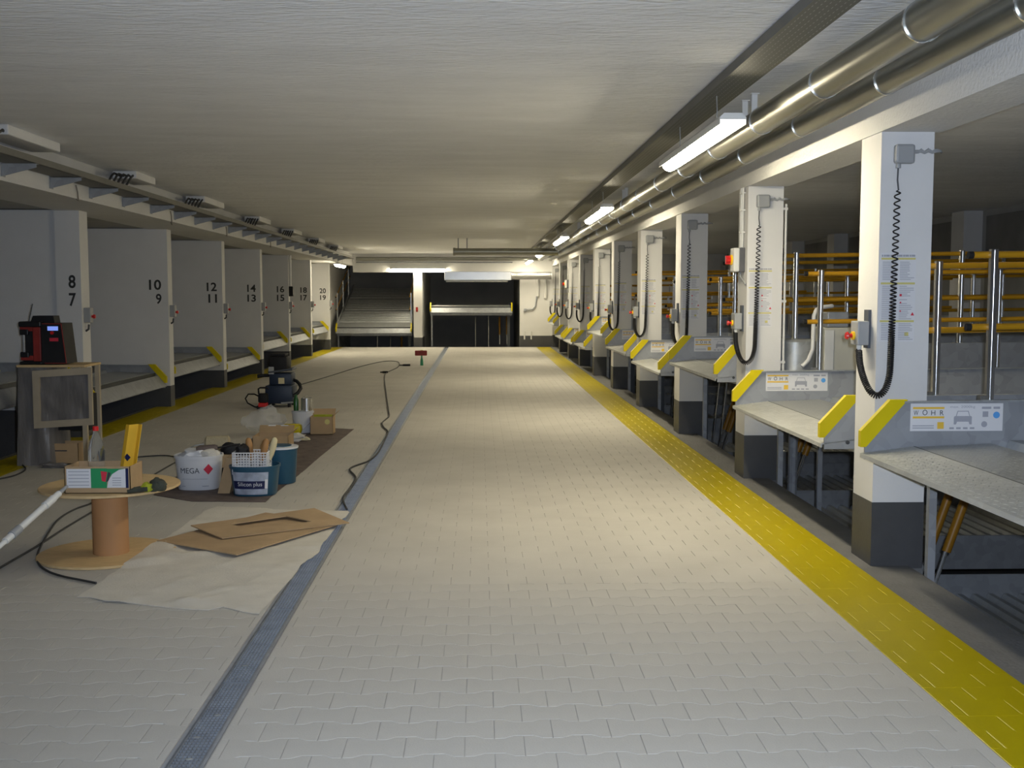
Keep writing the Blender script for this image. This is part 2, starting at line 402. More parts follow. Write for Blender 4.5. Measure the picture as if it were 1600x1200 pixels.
for k, y in enumerate(COLY):
    c = struct('column', MB().box(XR, XR + COLW, y, y + 0.31, 0, 2.39), 'white_wall', f'{ORD[k]} white column from the camera along the yellow strip')
    MB().box(XR - 0.002, XR + COLW + 0.002, y - 0.002, y + 0.312, -0.02, 0.355).build('painted_base', 'grey_base', c)
    MB().box(XR + 0.05, XR + COLW, y, y + 0.31, -1.9, 0.0).build('footing', 'kerb', c)
    nth = ORD[k]
    if k == 0:
        coil0 = tag(make_coil(y).build('spiral_cable', 'black_rubber', smooth=True), f'black spiral cable looping down the {nth} column from the camera', 'cable', 'spiral cables on the columns')
        jb0 = thing('junction_box', (2.307, y, 2.215), f'grey junction box high on the {nth} column from the camera', 'junction box', 'junction boxes on the columns')
        MB().rbox(2.252, 2.361, y - 0.05, y, 2.216, 2.32, 0.014).build('box_body', 'grey_plastic', jb0)
        MB().lathe([(0.014, 0), (0.014, 0.02), (0.011, 0.026)], (2.274, y - 0.028, 2.192), 12).build('gland', 'grey_plastic', jb0)
        MB().tube([(2.36, y - 0.025, 2.28), (2.385, y - 0.022, 2.282)], 0.010, 8).build('gland', 'grey_plastic', jb0)
        MB().tube([(2.385, y - 0.02, 2.28), (2.40, y - 0.018, 2.288), (2.42, y - 0.018, 2.278), (2.44, y - 0.018, 2.290), (2.462, y - 0.018, 2.280), (2.485, y - 0.018, 2.288), (2.51, y - 0.012, 2.286), (2.54, y + 0.05, 2.288)],
                  [0.006, 0.012, 0.009, 0.012, 0.009, 0.012, 0.007, 0.007], 8).build('conduit', 'grey_plastic', jb0, smooth=True)
        sheet0 = thing('instruction_sheet', (2.30, y, 1.25), f'white instruction sheet with yellow bars on the {nth} column from the camera', 'notice', 'instruction sheets on the columns')
        a, b = 2.2005, 2.398
        MB().box(a, b, y - 0.002, y, 1.25, 1.737).build('sheet', 'paper', sheet0)
        e = y - 0.003
        q = MB(); q2 = MB(); q3 = MB(); q4 = MB()
        for z in (1.700, 1.565, 1.358): q.box(a + 0.004, b - 0.004, e, y - 0.002, z, z + 0.011)
        q.box(a + 0.143, a + 0.165, e, y - 0.002, 1.283, 1.303)
        for i in range(16):                                   # heading: unreadable print
            q3.box(a + 0.006 + i * 0.0118, a + 0.014 + i * 0.0118 + 0.002 * (i % 3), e, y - 0.002, 1.716, 1.727)
        for z0, z1, st in ((1.59, 1.692, 0.0095), (1.375, 1.555, 0.0105), (1.262, 1.35, 0.0095)):
            z = z0
            while z < z1:
                q2.box(a + 0.012, a + 0.012 + random.uniform(0.06, 0.085), e, y - 0.002, z, z + 0.0035)
                if not (st > 0.01 and z < 1.52) or random.random() < 0.7: q2.box(a + 0.108, a + 0.108 + random.uniform(0.04, 0.082), e, y - 0.002, z, z + 0.0035)
                z += st
        q4.box(a + 0.11, a + 0.122, e - 0.0005, y - 0.002, 1.50, 1.512).box(a + 0.112, a + 0.120, e - 0.0005, y - 0.002, 1.462, 1.47).box(a + 0.112, a + 0.120, e - 0.0005, y - 0.002, 1.415, 1.423)
        q4.prism([(a + 0.174, 1.395), (a + 0.194, 1.395), (a + 0.184, 1.413)], 'y', e - 0.0005, y - 0.002)
        q.build('yellow_bars', 'print_lime', sheet0); q3.build('heading', 'print_grey', sheet0); q2.build('print_lines', 'print_grey', sheet0); q4.build('red_symbols', 'print_red', sheet0)
        ctl0 = thing('control_box', (2.15, y + 0.12, 1.22), f'grey control box with red button on the {nth} column from the camera', 'control box', 'control boxes on the columns')
        MB().box(2.174, 2.19, y + 0.09, y + 0.16, 1.21, 1.425).build('bracket', 'vac_grey', ctl0)
        MB().rbox(2.108, 2.172, y + 0.065, y + 0.185, 1.228, 1.362, 0.006).build('housing', 'grey_plastic', ctl0)
        MB().tube([(2.108, y + 0.125, 1.28), (2.095, y + 0.125, 1.28)], 0.024, 14).build('collar', 'switch_yellow', ctl0)
        MB().tube([(2.095, y + 0.125, 1.28), (2.078, y + 0.125, 1.28), (2.072, y + 0.125, 1.28), (2.06, y + 0.125, 1.28)], [0.012, 0.012, 0.022, 0.018], 14).build('emergency_button', 'red', ctl0)
        MB().lathe([(0.013, 0), (0.015, 0.03), (0.012, 0.035)], (2.127, y + 0.095, 1.196), 10).build('gland', 'light_plastic', ctl0)
    else:
        c = fold(coil0, COLY[0], y, f'black spiral cable looping down the {nth} column from the camera')
        fold(jb0, COLY[0], y, f'grey junction box high on the {nth} column from the camera')
        fold(sheet0, COLY[0], y, f'white instruction sheet with yellow bars on the {nth} column from the camera')
        fold(ctl0, COLY[0], y, f'grey control box with red button on the {nth} column from the camera')
for k in (1, 7):
    y = COLY[k]
    t = thing('main_switch', (2.15, y + 0.13, 1.70), f'white main switch with red and yellow knob on the {ORD[k]} column', 'switch', 'main switches on the columns')
    MB().rbox(2.145, 2.19, y + 0.07, y + 0.20, 1.70, 1.90, 0.006).build('back_box', 'dark_grey', t)
    MB().rbox(2.095, 2.145, y + 0.07, y + 0.20, 1.702, 1.898, 0.01).build('cover', 'light_plastic', t)
    MB().tube([(2.095, y + 0.135, 1.80), (2.08, y + 0.135, 1.80)], 0.042, 16).build('yellow_plate', 'switch_yellow', t)
    kb = MB().tube([(2.08, y + 0.135, 1.80), (2.045, y + 0.135, 1.80)], 0.028, 12).box(2.04, 2.082, y + 0.128, y + 0.142, 1.765, 1.835).build('knob', 'red', t)
    for dy in (0.10, 0.16):
        pz = MB().tube([(2.172, y + dy, 1.90), (2.172, y + dy, 2.39)], 0.008, 8).build('conduit', 'light_plastic', t)
    for z in (2.02, 2.2, 2.34): MB().box(2.158, 2.19, y + 0.085, y + 0.175, z, z + 0.012).build('clip', 'light_plastic', t)
    MB().tube([(2.165, y + 0.13, 1.70), (2.165, y + 0.12, 1.66), (2.178, y + 0.05, 1.62), (2.18, y + 0.01, 1.60)], 0.009, 8).build('cable_tail', 'grey_plastic', t, smooth=True)
    t = thing('conduit_pipe', (2.505, y + 0.02, 0.9), f'thin grey conduit running down the back edge of the {ORD[k]} column', 'conduit', 'conduits beside the columns')
    MB().tube([(2.507, y + 0.02, 0.6), (2.507, y + 0.02, 2.25)], 0.010, 8).build('pipe', 'light_plastic', t)
    for z in (0.95, 1.45, 2.2): MB().box(2.478, 2.52, y + 0.008, y + 0.034, z, z + 0.02).build('clip', 'light_plastic', t)

# ------------------------------------------------------------------ parking lifts (local: x into the stall, y along the front, z from the lip)
def tread_mesh(x0, x1, y0, y1, mbz):
    mb = MB(); i = 0; x = x0
    while x < x1:
        y = y0 + (0.019 if i % 2 else 0); j = 0
        while y < y1:
            a = PI / 4 if (i + j) % 2 else -PI / 4
            u = Vector((math.cos(a), math.sin(a), 0)); n = Vector((-u.y, u.x, 0)); c = Vector((x, y, mbz(x)))
            mb.add([c + u * 0.013, c + n * 0.0045, c - u * 0.013, c - n * 0.0045, c + Vector((0, 0, 0.0022))], [(0, 1, 4), (1, 2, 4), (2, 3, 4), (3, 0, 4)])
            y += 0.038; j += 1
        x += 0.034; i += 1
    return mb
def make_lift(w, rails, sticker, tilt, label, depth=4.75, lower=True, cyl=True, steep=False):
    t = thing('parking_lift', (0, 0, 0), label, 'parking lift', 'parking lifts')
    sl = lambda x: tilt * max(0, x - 0.3)
    B = lambda mb, n, m, p=t, s=False: mb.build(n, m, p, local=True, smooth=s)
    if steep:                                              # entry flap folded down at a slant, deck above a dark gap
        dz = 0.14
        B(MB().prism([(0.0, -0.02), (0.012, -0.02), (0.115, 0.118), (0.115, 0.13), (0.10, 0.13), (0.0, -0.005)], 'y', 0.0, w), 'front_lip', 'galv_dull')
        B(MB().box(0.14, 0.15, 0.03, w - 0.03, 0.08, 0.165), 'gap_shade', 'steel_dark')  # dark strip standing in for the shade between flap and deck
        B(MB().prism([(0.20, dz + 0.016), (0.30, dz + 0.016), (0.30, dz + 0.028), (0.20, dz + 0.028)], 'y', 0.02, w - 0.02), 'deck_edge', 'galv')
    else:
        dz = 0.0
        lz = lambda x: 0.03 * x / 0.29
        lip = B(MB().prism([(0, -0.006), (0, -0.030), (0.006, -0.030), (0.008, -0.012), (0.28, 0.018), (0.28, 0.030)], 'y', 0.0, w), 'front_lip', 'galv_lit')
        B(MB().tube([(0.288, 0.01, 0.024), (0.288, w - 0.01, 0.024)], 0.007, 8), 'hinge_rod', 'steel_dark')
        tag(B(tread_mesh(0.015, 0.275, 0.015, w - 0.01, lz), 'tread_pattern', 'galv_lit', lip), kind='stuff')
    # deck: chequer plate then ribbed sheets
    ep = B(MB().prism([(0.297, dz + 0.028), (0.70, dz + 0.04 + sl(0.7)), (0.70, dz + 0.01 + sl(0.7)), (0.297, dz)], 'y', 0.02, w - 0.02), 'entry_plate', 'galv')
    if not steep: tag(B(tread_mesh(0.315, 0.69, 0.035, w - 0.03, lambda x: 0.028 + (x - 0.297) * (0.012 + sl(0.7)) / 0.403), 'tread_pattern', 'galv', ep), kind='stuff')
    def ribs(x0, x1, z):
        pr = []; x = x0
        while x < x1 - 0.2:
            for dx, hz in ((0, 0), (0.08, 0), (0.10, 0.045), (0.18, 0.045)): pr.append((x + dx, z + hz + sl(x + dx)))
            x += 0.2
        return pr + [(a, b - 0.012) for a, b in reversed(pr)]
    npan = 3; step = (depth - 0.70) / npan
    for i in range(npan):
        B(MB().prism(ribs(0.70 + i * step, 0.70 + (i + 1) * step, 0.01 + dz), 'y', 0.02, w - 0.02), 'ribbed_deck_sheet', 'galv')
    for yy, inner in ((0.0, 1), (w - 0.012, -1)):
        poly = [(0.02, -0.04), (0.02, 0.10), (0.17, 0.272), (depth, 0.272 + sl(depth)), (depth, -0.04 + sl(depth)), (0.3, -0.04)]
        sp = B(MB().prism(poly, 'y', yy, yy + 0.012), 'side_panel', 'galv_dull')
        fy = (yy + 0.012, yy + 0.04) if inner > 0 else (yy - 0.028, yy)
        B(MB().prism([(0.22, 0.266), (0.22, 0.274), (depth, 0.274 + sl(depth)), (depth, 0.266 + sl(depth))], 'y', *fy), 'top_flange', 'galv', sp)
        gy = (yy - 0.004, yy + 0.034) if inner > 0 else (yy - 0.022, yy + 0.016)
        B(MB().prism([(-0.01, 0.03), (-0.01, 0.115), (0.145, 0.282), (0.24, 0.282), (0.215, 0.255), (0.02, 0.03)], 'y', *gy), 'yellow_guard', 'guard_yellow', sp)
        oy = yy - 0.004 if inner > 0 else yy + 0.012
        for px in (0.16, 0.24): B(MB().tube([(px, oy - 0.002, 0.0), (px, oy + 0.006, 0.0)], 0.012, 10), 'bolt', 'steel_dark', sp)
        if rails:
            py = yy + (0.05 if inner > 0 else 0.034)
            for i, px in enumerate((0.70, 2.15, 3.6)):
                B(MB().box(px - 0.02, px - 0.003, py - 0.014, py + 0.014, 0.06, 1.075 + sl(px)).box(px + 0.003, px + 0.02, py - 0.014, py + 0.014, 0.06, 1.075 + sl(px)).box(px - 0.003, px + 0.003, py - 0.004, py + 0.014, 0.06, 1.07 + sl(px)),
                  'rail_post', 'chrome')
                B(MB().box(px - 0.06, px - 0.022, py - 0.03, py + 0.01, 0.276, 0.30), 'post_clamp', 'chrome')
            for zz in (1.05, 0.665):
                rb = B(MB().tube([(0.60, py + 0.03, zz), (depth - 0.4, py + 0.03, zz + sl(depth - 0.4))], 0.0185, 10), 'handrail', 'rail_yellow', s=True)
                B(MB().tube([(0.575, py + 0.03, zz), (0.602, py + 0.03, zz)], 0.0195, 10), 'end_cap', 'black_plastic', rb)
    if sticker:
        sx, sz, wy = 0.262, 0.112, w - 0.0125
        st = B(MB().box(sx, sx + 0.50, wy - 0.002, wy, sz, sz + 0.148), 'sticker', 'paper')
        f = wy - 0.0032
        def plate(x, z, a, b, mb): return mb.box(sx + x, sx + x + a, f, wy - 0.002, sz + z, sz + z + b)
        yl = MB(); plate(0.012, 0.118, 0.17, 0.011, yl); plate(0.012, 0.068, 0.17, 0.011, yl); plate(0.146, 0.012, 0.035, 0.036, yl)
        B(yl, 'yellow_bars', 'print_yellow', st)
        lt = MB()
        for i, (ch, cw, chh) in enumerate((('W', 0.026, 0.026), ('Ö', 0.027, 0.036), ('H', 0.022, 0.026), ('R', 0.020, 0.026))):
            lt.text(ch, (sx + 0.016 + i * 0.0475, f - 0.0005, sz + 0.085), (1, 0, 0), (0, 0, 1), cw, chh)
        B(lt, 'lettering', 'print_dark', st)
        B(MB().text('max. 2000kg', (sx + 0.213, f - 0.0005, sz + 0.120), (1, 0, 0), (0, 0, 1), 0.135, 0.017), 'load_lettering', 'print_grey', st)
        sm = MB()
        for z in (0.014, 0.026): plate(0.012, z, 0.115, 0.005, sm)
        for i in range(4): plate(0.212 + 0.037 * i, 0.010, 0.024, 0.010, sm)
        plate(0.385, 0.118, 0.05, 0.012, sm); plate(0.448, 0.118, 0.035, 0.012, sm); plate(0.39, 0.075, 0.03, 0.03, sm)
        B(sm, 'small_print', 'print_grey', st)
        cr = MB(); o = sx + 0.235
        P = lambda pts: cr.prism([(o + a, sz + b) for a, b in pts], 'y', f, wy - 0.002)
        P([(0.0, 0.035), (0.0, 0.075), (0.005, 0.08), (0.092, 0.08), (0.097, 0.075), (0.097, 0.035), (0.085, 0.035), (0.08, 0.05), (0.017, 0.05), (0.012, 0.035)])
        P([(0.010, 0.08), (0.018, 0.105), (0.022, 0.105), (0.014, 0.08)]); P([(0.087, 0.08), (0.079, 0.105), (0.075, 0.105), (0.083, 0.08)]); P([(0.018, 0.104), (0.018, 0.108), (0.079, 0.108), (0.079, 0.104)])
        B(cr, 'car_pictogram', 'print_grey', st)
        B(MB().tube([(sx + 0.465, f, sz + 0.085), (sx + 0.465, wy - 0.002, sz + 0.085)], 0.018, 20), 'blue_dot', 'print_blue', st)
        B(MB().tube([(sx + 0.40, f, sz + 0.036), (sx + 0.40, wy - 0.002, sz + 0.036)], 0.016, 20), 'grey_dot', 'print_grey', st)
    B(MB().box(0.30, 0.38, 0.0, w, -0.10, -0.01), 'cross_beam', 'galv_dull'); B(MB().box(depth - 0.1, depth, 0, w, -0.10 + sl(depth), 0.0 + sl(depth)), 'cross_beam', 'galv_dull')
    if cyl:
        for yy in (0.14, 0.36):
            cy = B(MB().tube([(1.02, yy, -0.16), (0.84, yy, -0.70)], 0.028, 12), 'hydraulic_cylinder', 'cylinder_yellow_shaded', s=True)
            B(MB().tube([(0.84, yy, -0.69), (0.75, yy, -0.98)], 0.014, 10), 'piston_rod', 'chrome', cy)
        for yy in (0.70, 1.1): B(MB().tube([(0.95, yy, -0.08), (0.82, yy, -1.4)], 0.010, 8), 'tie_rod', 'chrome')
        B(MB().box(0.36, 0.40, w - 0.06, w - 0.02, -1.3, -0.02), 'support_post', 'galv_dull')
        B(MB().box(0.50, 0.58, 0.06, 0.14, -1.6, -0.02), 'support_post', 'steel_dark')
    if lower:
        B(MB().prism([(a, b) for a, b in [(0.45, -1.62)] + [(0.5 + i * 0.13 + dx, -1.60 + dz) for i in range(30) for dx, dz in ((0, 0), (0.05, 0), (0.07, 0.04), (0.11, 0.04))] + [(4.5, -1.62), (4.5, -1.64), (0.45, -1.64)]], 'y', 0.02, w - 0.02), 'lower_deck', 'galv')
        for yy in (0.0, w - 0.012): B(MB().box(0.4, 4.6, yy, yy + 0.012, -1.70, -1.40), 'lower_side_panel', 'galv_dull')
    return t
W_ = 2.95 - 0.31 - 0.36
lift0 = make_lift(W_, True, True, 0.012, '')
for k, y in enumerate(COLY):
    t = lift0 if k == 0 else copy_tree(lift0)
    t.location = (2.04, y - 0.21 - W_, ZR[k])
    t['label'] = f'galvanized parking lift with yellow guards and handrails just before the {ORD[k]} column'
    t['group'] = 'parking lifts behind the columns'
WORDS = ['eight and seven', 'ten and nine', 'twelve and eleven', 'fourteen and thirteen', 'sixteen and fifteen', 'eighteen and seventeen', 'twenty and nineteen']
names = ['8 and 7', '10 and 9', '12 and 11', '14 and 13', '16 and 15', '18 and 17', '20 and 19']
WL = 3.15 - 0.2 - 0.2
liftl = make_lift(WL, False, False, 0.01, '', cyl=False, steep=True)
for k, y in enumerate(PARTY):
    t = liftl if k == 0 else copy_tree(liftl)
    t.rotation_euler = (0, 0, PI); t.location = (XL - 0.02, y - 0.10, ZL[k])
    t['label'] = f'galvanized parking lift with yellow guards beside the wall numbered {WORDS[k]}'
    t['group'] = 'parking lifts between the numbered walls'
t = make_lift(2.25, True, False, 0.27, 'tilted ribbed parking platform in the far bay left of the white pier', cyl=True, steep=True)
t.location = (-2.0, YF + 0.05, 0.42); t.rotation_euler = (0, 0, PI / 2); t['group'] = 'parking lifts in the far bays'
t = make_lift(2.45, False, False, 0.0, 'raised parking platform in the dark far bay right of the white pier', cyl=True, steep=True)
t.location = (1.0, YF + 0.05, 1.03); t.rotation_euler = (0, 0, PI / 2); t['group'] = 'parking lifts in the far bays'

# hydraulic cabinet behind the second column
t = thing('hydraulic_cabinet', (3.05, 9.17, -1.9), 'beige metal cabinet standing behind the second column', 'cabinet')
MB().rbox(2.87, 3.37, 9.02, 9.32, 0.30, 1.24, 0.008).build('body', 'beige_metal', t)
MB().rbox(2.875, 2.95, 9.012, 9.02, 0.32, 1.22, 0.003).build('edge_panel', 'light_plastic', t)
for x in (2.90, 3.32): MB().box(x - 0.02, x + 0.02, 9.15, 9.19, -1.9, 0.30).build('leg', 'galv_dull', t)
MB().rbox(2.92, 3.1, 9.1, 9.25, 1.24, 1.37, 0.01).build('pump', 'galv_dull', t)
MB().tube([(2.68, 8.99, 0.92), (2.73, 8.99, 0.97), (2.765, 8.99, 1.06), (2.77, 8.99, 1.34), (2.79, 8.99, 1.39), (2.84, 8.99, 1.41), (2.94, 9.05, 1.42)], 0.018, 10).build('conduit', 'light_plastic', t, smooth=True)
t = thing('oil_tank', (2.67, 9.17, -1.9), 'round galvanized oil tank just behind the second column', 'tank')
MB().lathe([(0.16, 0.55), (0.17, 0.56), (0.17, 0.80), (0.175, 0.81), (0.175, 0.83), (0.17, 0.84), (0.17, 1.12), (0.15, 1.14)], (2.67, 9.17, 0), 28).build('tank_body', 'galv', t, smooth=True)
MB().tube([(2.67, 9.17, 0.55), (2.67, 9.17, -1.9)], 0.04, 10).build('stand', 'galv_dull', t)

# ------------------------------------------------------------------ numbered partition walls on the left
for k, y in enumerate(PARTY):
    p = struct('wall_partition', MB().box(-9.6, XL, y, y + 0.2, -1.9, 2.41) if k else MB().box(-9.6, XL - 0.22, y + 0.06, y + 0.2, -1.9, 2.41).box(XL - 0.26, XL, y, y + 0.24, -1.9, 2.41), 'white_wall',
               f'white partition wall numbered {WORDS[k]}')
    MB().box(-9.6, XL + 0.002, y - 0.002, y + (0.242 if k == 0 else 0.202), -1.5, 0.285).build('painted_base', 'grey_base', p)
    a, b = names[k].split(' and ')
    hh = 0.14
    for s, z in ((a, 1.605), (b, 1.415)):
        wd = 0.075 if len(s) == 1 else 0.175 - (0.012 if '1' in s else 0)
        if s == '11': wd = 0.14
        xr = XL - (0.055 if k == 0 else 0.09)
        MB().text(s, (xr - wd, y - 0.0025, z - 0.02), (1, 0, 0), (0, 0, 1), wd, hh).build('number_' + 'lettering', 'number', p)
    t = thing('wall_control_box', (XL, y + 0.1, 1.2), f'small grey control box on the edge of the wall numbered {WORDS[k]}', 'control box', 'control boxes on the numbered walls')
    MB().rbox(XL, XL + 0.07, y + 0.05, y + 0.15, 1.22, 1.38, 0.006).build('housing', 'grey_plastic', t)
    MB().tube([(XL + 0.07, y + 0.1, 1.285), (XL + 0.085, y + 0.1, 1.285), (XL + 0.087, y + 0.1, 1.285), (XL + 0.105, y + 0.1, 1.285)], [0.014, 0.014, 0.024, 0.019], 12).build('emergency_button', 'red', t)
    MB().tube([(XL + 0.035, y + 0.1, 1.20), (XL + 0.03, y + 0.1, 1.15), (XL + 0.0, y + 0.1, 1.13)], 0.012, 8).build('cable_tail', 'steel_dark', t)
t = thing('conduit_pipe', (XL, PARTY[4], 1.5), 'white conduit with black switch on the edge of the wall marked 16 and 15', 'conduit')
MB().tube([(XL + 0.03, PARTY[4] + 0.1, 1.72), (XL + 0.03, PARTY[4] + 0.1, 2.40)], 0.028, 10).build('pipe', 'light_plastic', t, smooth=True)
MB().rbox(XL, XL + 0.09, PARTY[4] + 0.05, PARTY[4] + 0.15, 1.5, 1.72, 0.008).build('switch_box', 'black_plastic', t)

# ------------------------------------------------------------------ ceiling services, right
t = thing('cable_tray', (1.45, 1, 2.69), 'long perforated metal cable tray under the ceiling above the lamps', 'cable tray')
MB().box(1.355, 1.545, 1.0, 31.0, 2.690, 2.692).build('tray_floor', 'perforated', t)
MB().box(1.353, 1.355, 1.0, 31.0, 2.690, 2.742).box(1.355, 1.368, 1.0, 31.0, 2.740, 2.742).build('tray_side', 'tray_dark', t)
MB().box(1.545, 1.547, 1.0, 31.0, 2.690, 2.742).build('tray_side', 'galv_dull', t)
for i in range(20): MB().box(1.37, 1.53, 2.2 + 1.5 * i, 2.24 + 1.5 * i, 2.735, 2.75).build('hanger', 'galv_dull', t)
for i in range(5): MB().tube([(1.40 + 0.03 * i, 1.0, 2.704), (1.40 + 0.03 * i, 31.0, 2.704)], 0.009, 6).build('tray_cable', 'cable', t)
def pipe_run(name, x, z, r, label, ring0, step, y1):
    t = thing(name, (x, 1, z), label, 'pipe')
    MB().tube([(x, 1.0, z), (x, y1, z)], r, 28).build('pipe_run', 'pipe', t, smooth=True)
    y = ring0; rg = None
    while y < y1:
        if rg is None: rg = MB().tube([(x, y, z), (x, y + 0.012, z)], r + 0.005, 28).build('coupling_ring', 'chrome', t, smooth=True); yr = y
        else: inst(rg, (0, y - yr, 0), t)
        y += step
    y = 3.9; st = None
    while y < y1:
        for dy in (0, 0.24):
            if st is None: st = MB().box(x - 0.018, x + 0.018, y, y + 0.003, z + r - 0.01, CEIL).box(x - 0.025, x + 0.025, y - 0.02, y + 0.02, CEIL - 0.004, CEIL).build('strap', 'light_plastic', t); ys = y
            else: inst(st, (0, y + dy - ys, 0), t)
        y += 2.95
    return t
pipe_run('ventilation_pipe', 1.71, 2.555, 0.078, 'thick galvanized pipe running under the ceiling beside the lamps', 4.25, 1.2, 30.5)
pipe_run('ventilation_pipe', 1.985, 2.545, 0.066, 'thinner galvanized pipe running between the thick pipe and the beam', 3.95, 1.4, 30.5)
# lamps
def make_lamp(label, L_=2.0, skirt=-0.012):
    t = thing('ceiling_lamp', (0, 0, 0), label, 'lamp', 'fluorescent lamps')
    MB().prism([(-0.05, 0.05), (-0.075, 0.025), (-0.075, skirt), (-0.071, skirt), (-0.071, 0.0125), (0.071, 0.0125), (0.071, skirt), (0.075, skirt), (0.075, 0.025), (0.05, 0.05)], 'y', -L_ / 2 - 0.035, L_ / 2 + 0.035).build('housing', 'lamp_body', t, local=True)
    MB().prism([(0.056 * math.cos(q), 0.011 + 0.056 * math.sin(q)) for q in [PI + PI * i / 12 for i in range(13)]], 'y', -L_ / 2, L_ / 2).build('diffuser', 'tube_light', t, local=True, smooth=True)
    return t
def hang(t, L_, dz):
    for y in (-L_ * 0.3, L_ * 0.3): MB().tube([(0, y, 0.06), (0.004, y, dz * 0.6), (0, y, dz)], 0.003, 6).build('suspension_wire', 'galv', t, local=True)
lp = make_lamp(''); hang(lp, 2.0, 0.22)
for k, y in enumerate((7.2, 13.2, 19.2, 25.3, 31.2)):
    t = lp if k == 0 else copy_tree(lp)
    t.location = (1.42, y, 2.47); t['label'] = f'{ORD[k]} fluorescent lamp from the camera hanging under the cable tray'
t = make_lamp('fluorescent lamp on the cross beam above the far white pier', 1.55, 0.012); t.location = (-1.78, YF - 0.1, 2.29); t.rotation_euler = (0, 0, PI / 2)
t = make_lamp('fluorescent lamp under the end of the cable tray above the wall marked 20 and 19', 1.5, 0.012); hang(t, 1.5, 0.22); t.location = (-3.62, 28.9, 2.30)

# far end pipes and duct
t = thing('cross_pipe', (-0.5, 23.8, 2.46), 'pipe crossing under the ceiling on two hangers near the far bays', 'pipe')
MB().tube([(-0.53, 23.8, 2.46), (1.72, 23.8, 2.46)], 0.075, 20).build('pipe_run', 'pipe', t, smooth=True)
MB().lathe([(0.085, 0), (0.085, 0.05)], (0, 0, 0), 20).map(lambda p: Vector((-0.55 + p.z, 23.8 + p.x, 2.46 + p.y))).build('end_collar', 'pipe', t)
for x in (-0.44, -0.25): MB().box(x - 0.012, x + 0.012, 23.79, 23.81, 2.52, CEIL).build('hanger', 'galv_dull', t)
t = tag(MB().tube([(-3.6, YF - 0.12, 2.60), (1.9, YF - 0.12, 2.60)], 0.05, 14).build('beam_pipe', 'pipe', smooth=True), 'grey pipe running along the top of the far cross beam', 'pipe')
t = tag(MB().tube([(-3.6, YF - 0.10, 2.50), (1.0, YF - 0.10, 2.50)], 0.02, 10).build('beam_conduit', 'galv_dull', smooth=True), 'thin conduit just below the pipe on the far cross beam', 'conduit')
t = thing('air_duct', (0, 32.1, 1.95), 'shiny rectangular air duct above the dark far bay', 'duct')
MB().rbox(-1.0, 0.95, 32.05, 32.45, 1.97, 2.22, 0.01).build('duct_body', 'duct', t)
MB().rbox(-0.95, 0.85, 32.12, 32.45, 1.92, 1.97, 0.005).build('flange', 'galv', t)
m_ = MB()
pr = [(0.95, 0.115)]; x = 0.95
while x < 2.15: pr += [(x, 0.105), (x + 0.02, 0.122)]; x += 0.04
MB().lathe([(r, xx) for xx, r in pr], (0, 0, 0), 20).map(lambda p: Vector((p.z, 32.25 + p.x, 2.10 + p.y))).build('flexible_hose', 'duct', t)
for k, x in enumerate((1.75, 1.98)):
    tag(MB().tube([(x, YF - 0.02, 1.5 - 0.05 * k), (x, YF - 0.02, 2.0)], 0.05, 12).build('wall_pipe', 'white_wall', smooth=True), ('left' if k == 0 else 'right') + ' of two white pipe stubs high on the far wall', 'pipe', 'pipes on the far wall')
for k, x in enumerate((1.36, 1.56)):
    tag(MB().tube([(x, YF - 0.02, 0.22), (x, YF - 0.02, 0.46)], 0.022, 10).build('wall_pipe', 'light_plastic', smooth=True), ('left' if k == 0 else 'right') + ' of two short thin pipes low on the far wall', 'pipe', 'pipes on the far wall')
t = thing('wall_valves', (1.5, YF, 1.1), 'small grey pipework bend on the far wall beside the dark bay', 'pipe')
MB().tube([(1.35, YF - 0.03, 1.10), (1.6, YF - 0.03, 1.12), (1.68, YF - 0.03, 1.2), (1.72, YF - 0.03, 1.5)], 0.022, 8).build('bend', 'galv_dull', t, smooth=True)
MB().rbox(1.34, 1.42, YF - 0.06, YF, 1.06, 1.14, 0.01).build('valve', 'galv_dull', t)
t = thing('pier_switch', (-1.8, YF - 0.02, 1.1), 'small dark red switch on the far white pier', 'switch')
MB().rbox(-1.86, -1.80, YF - 0.05, YF, 1.04, 1.18, 0.008).build('housing', 'red_dark', t)
MB().tube([(-1.83, YF - 0.05, 1.12), (-1.83, YF - 0.07, 1.12)], 0.02, 10).build('button', 'red', t)

# ------------------------------------------------------------------ ceiling services, left
t = thing('cable_ladder', (-3.57, 5, 2.53), 'long cable tray on brackets along the beam above the numbered walls', 'cable tray')
MB().box(-3.68, -3.44, 4.0, 30.6, 2.530, 2.533).build('tray_floor', 'tray_dark', t)
MB().box(-3.442, -3.44, 4.0, 30.6, 2.53, 2.585).box(-3.455, -3.442, 4.0, 30.6, 2.583, 2.585).build('tray_side', 'tray_dark', t)
MB().box(-3.682, -3.68, 4.0, 30.6, 2.53, 2.585).build('tray_side', 'galv', t)
for i in range(6): MB().tube([(-3.65 + 0.035 * i, 4.0, 2.548 + 0.01 * (i % 2)), (-3.65 + 0.035 * i, 30.6, 2.548 + 0.01 * (i % 2))], 0.012, 6).build('tray_cable', 'cable_grey', t)
br0 = None
for i in range(24):
    y = 6.8 + 0.97 * i
    if br0 is None:
        br0 = MB().prism([(-3.71, 2.43), (-3.71, 2.53), (-3.44, 2.53), (-3.44, 2.50)], 'y', y, y + 0.004).box(-3.71, -3.44, y, y + 0.045, 2.526, 2.530).box(-3.71, -3.704, y - 0.02, y + 0.06, 2.43, 2.60).build('bracket', 'galv_dull', t); yb = y
    else: inst(br0, (0, y - yb, 0), t)
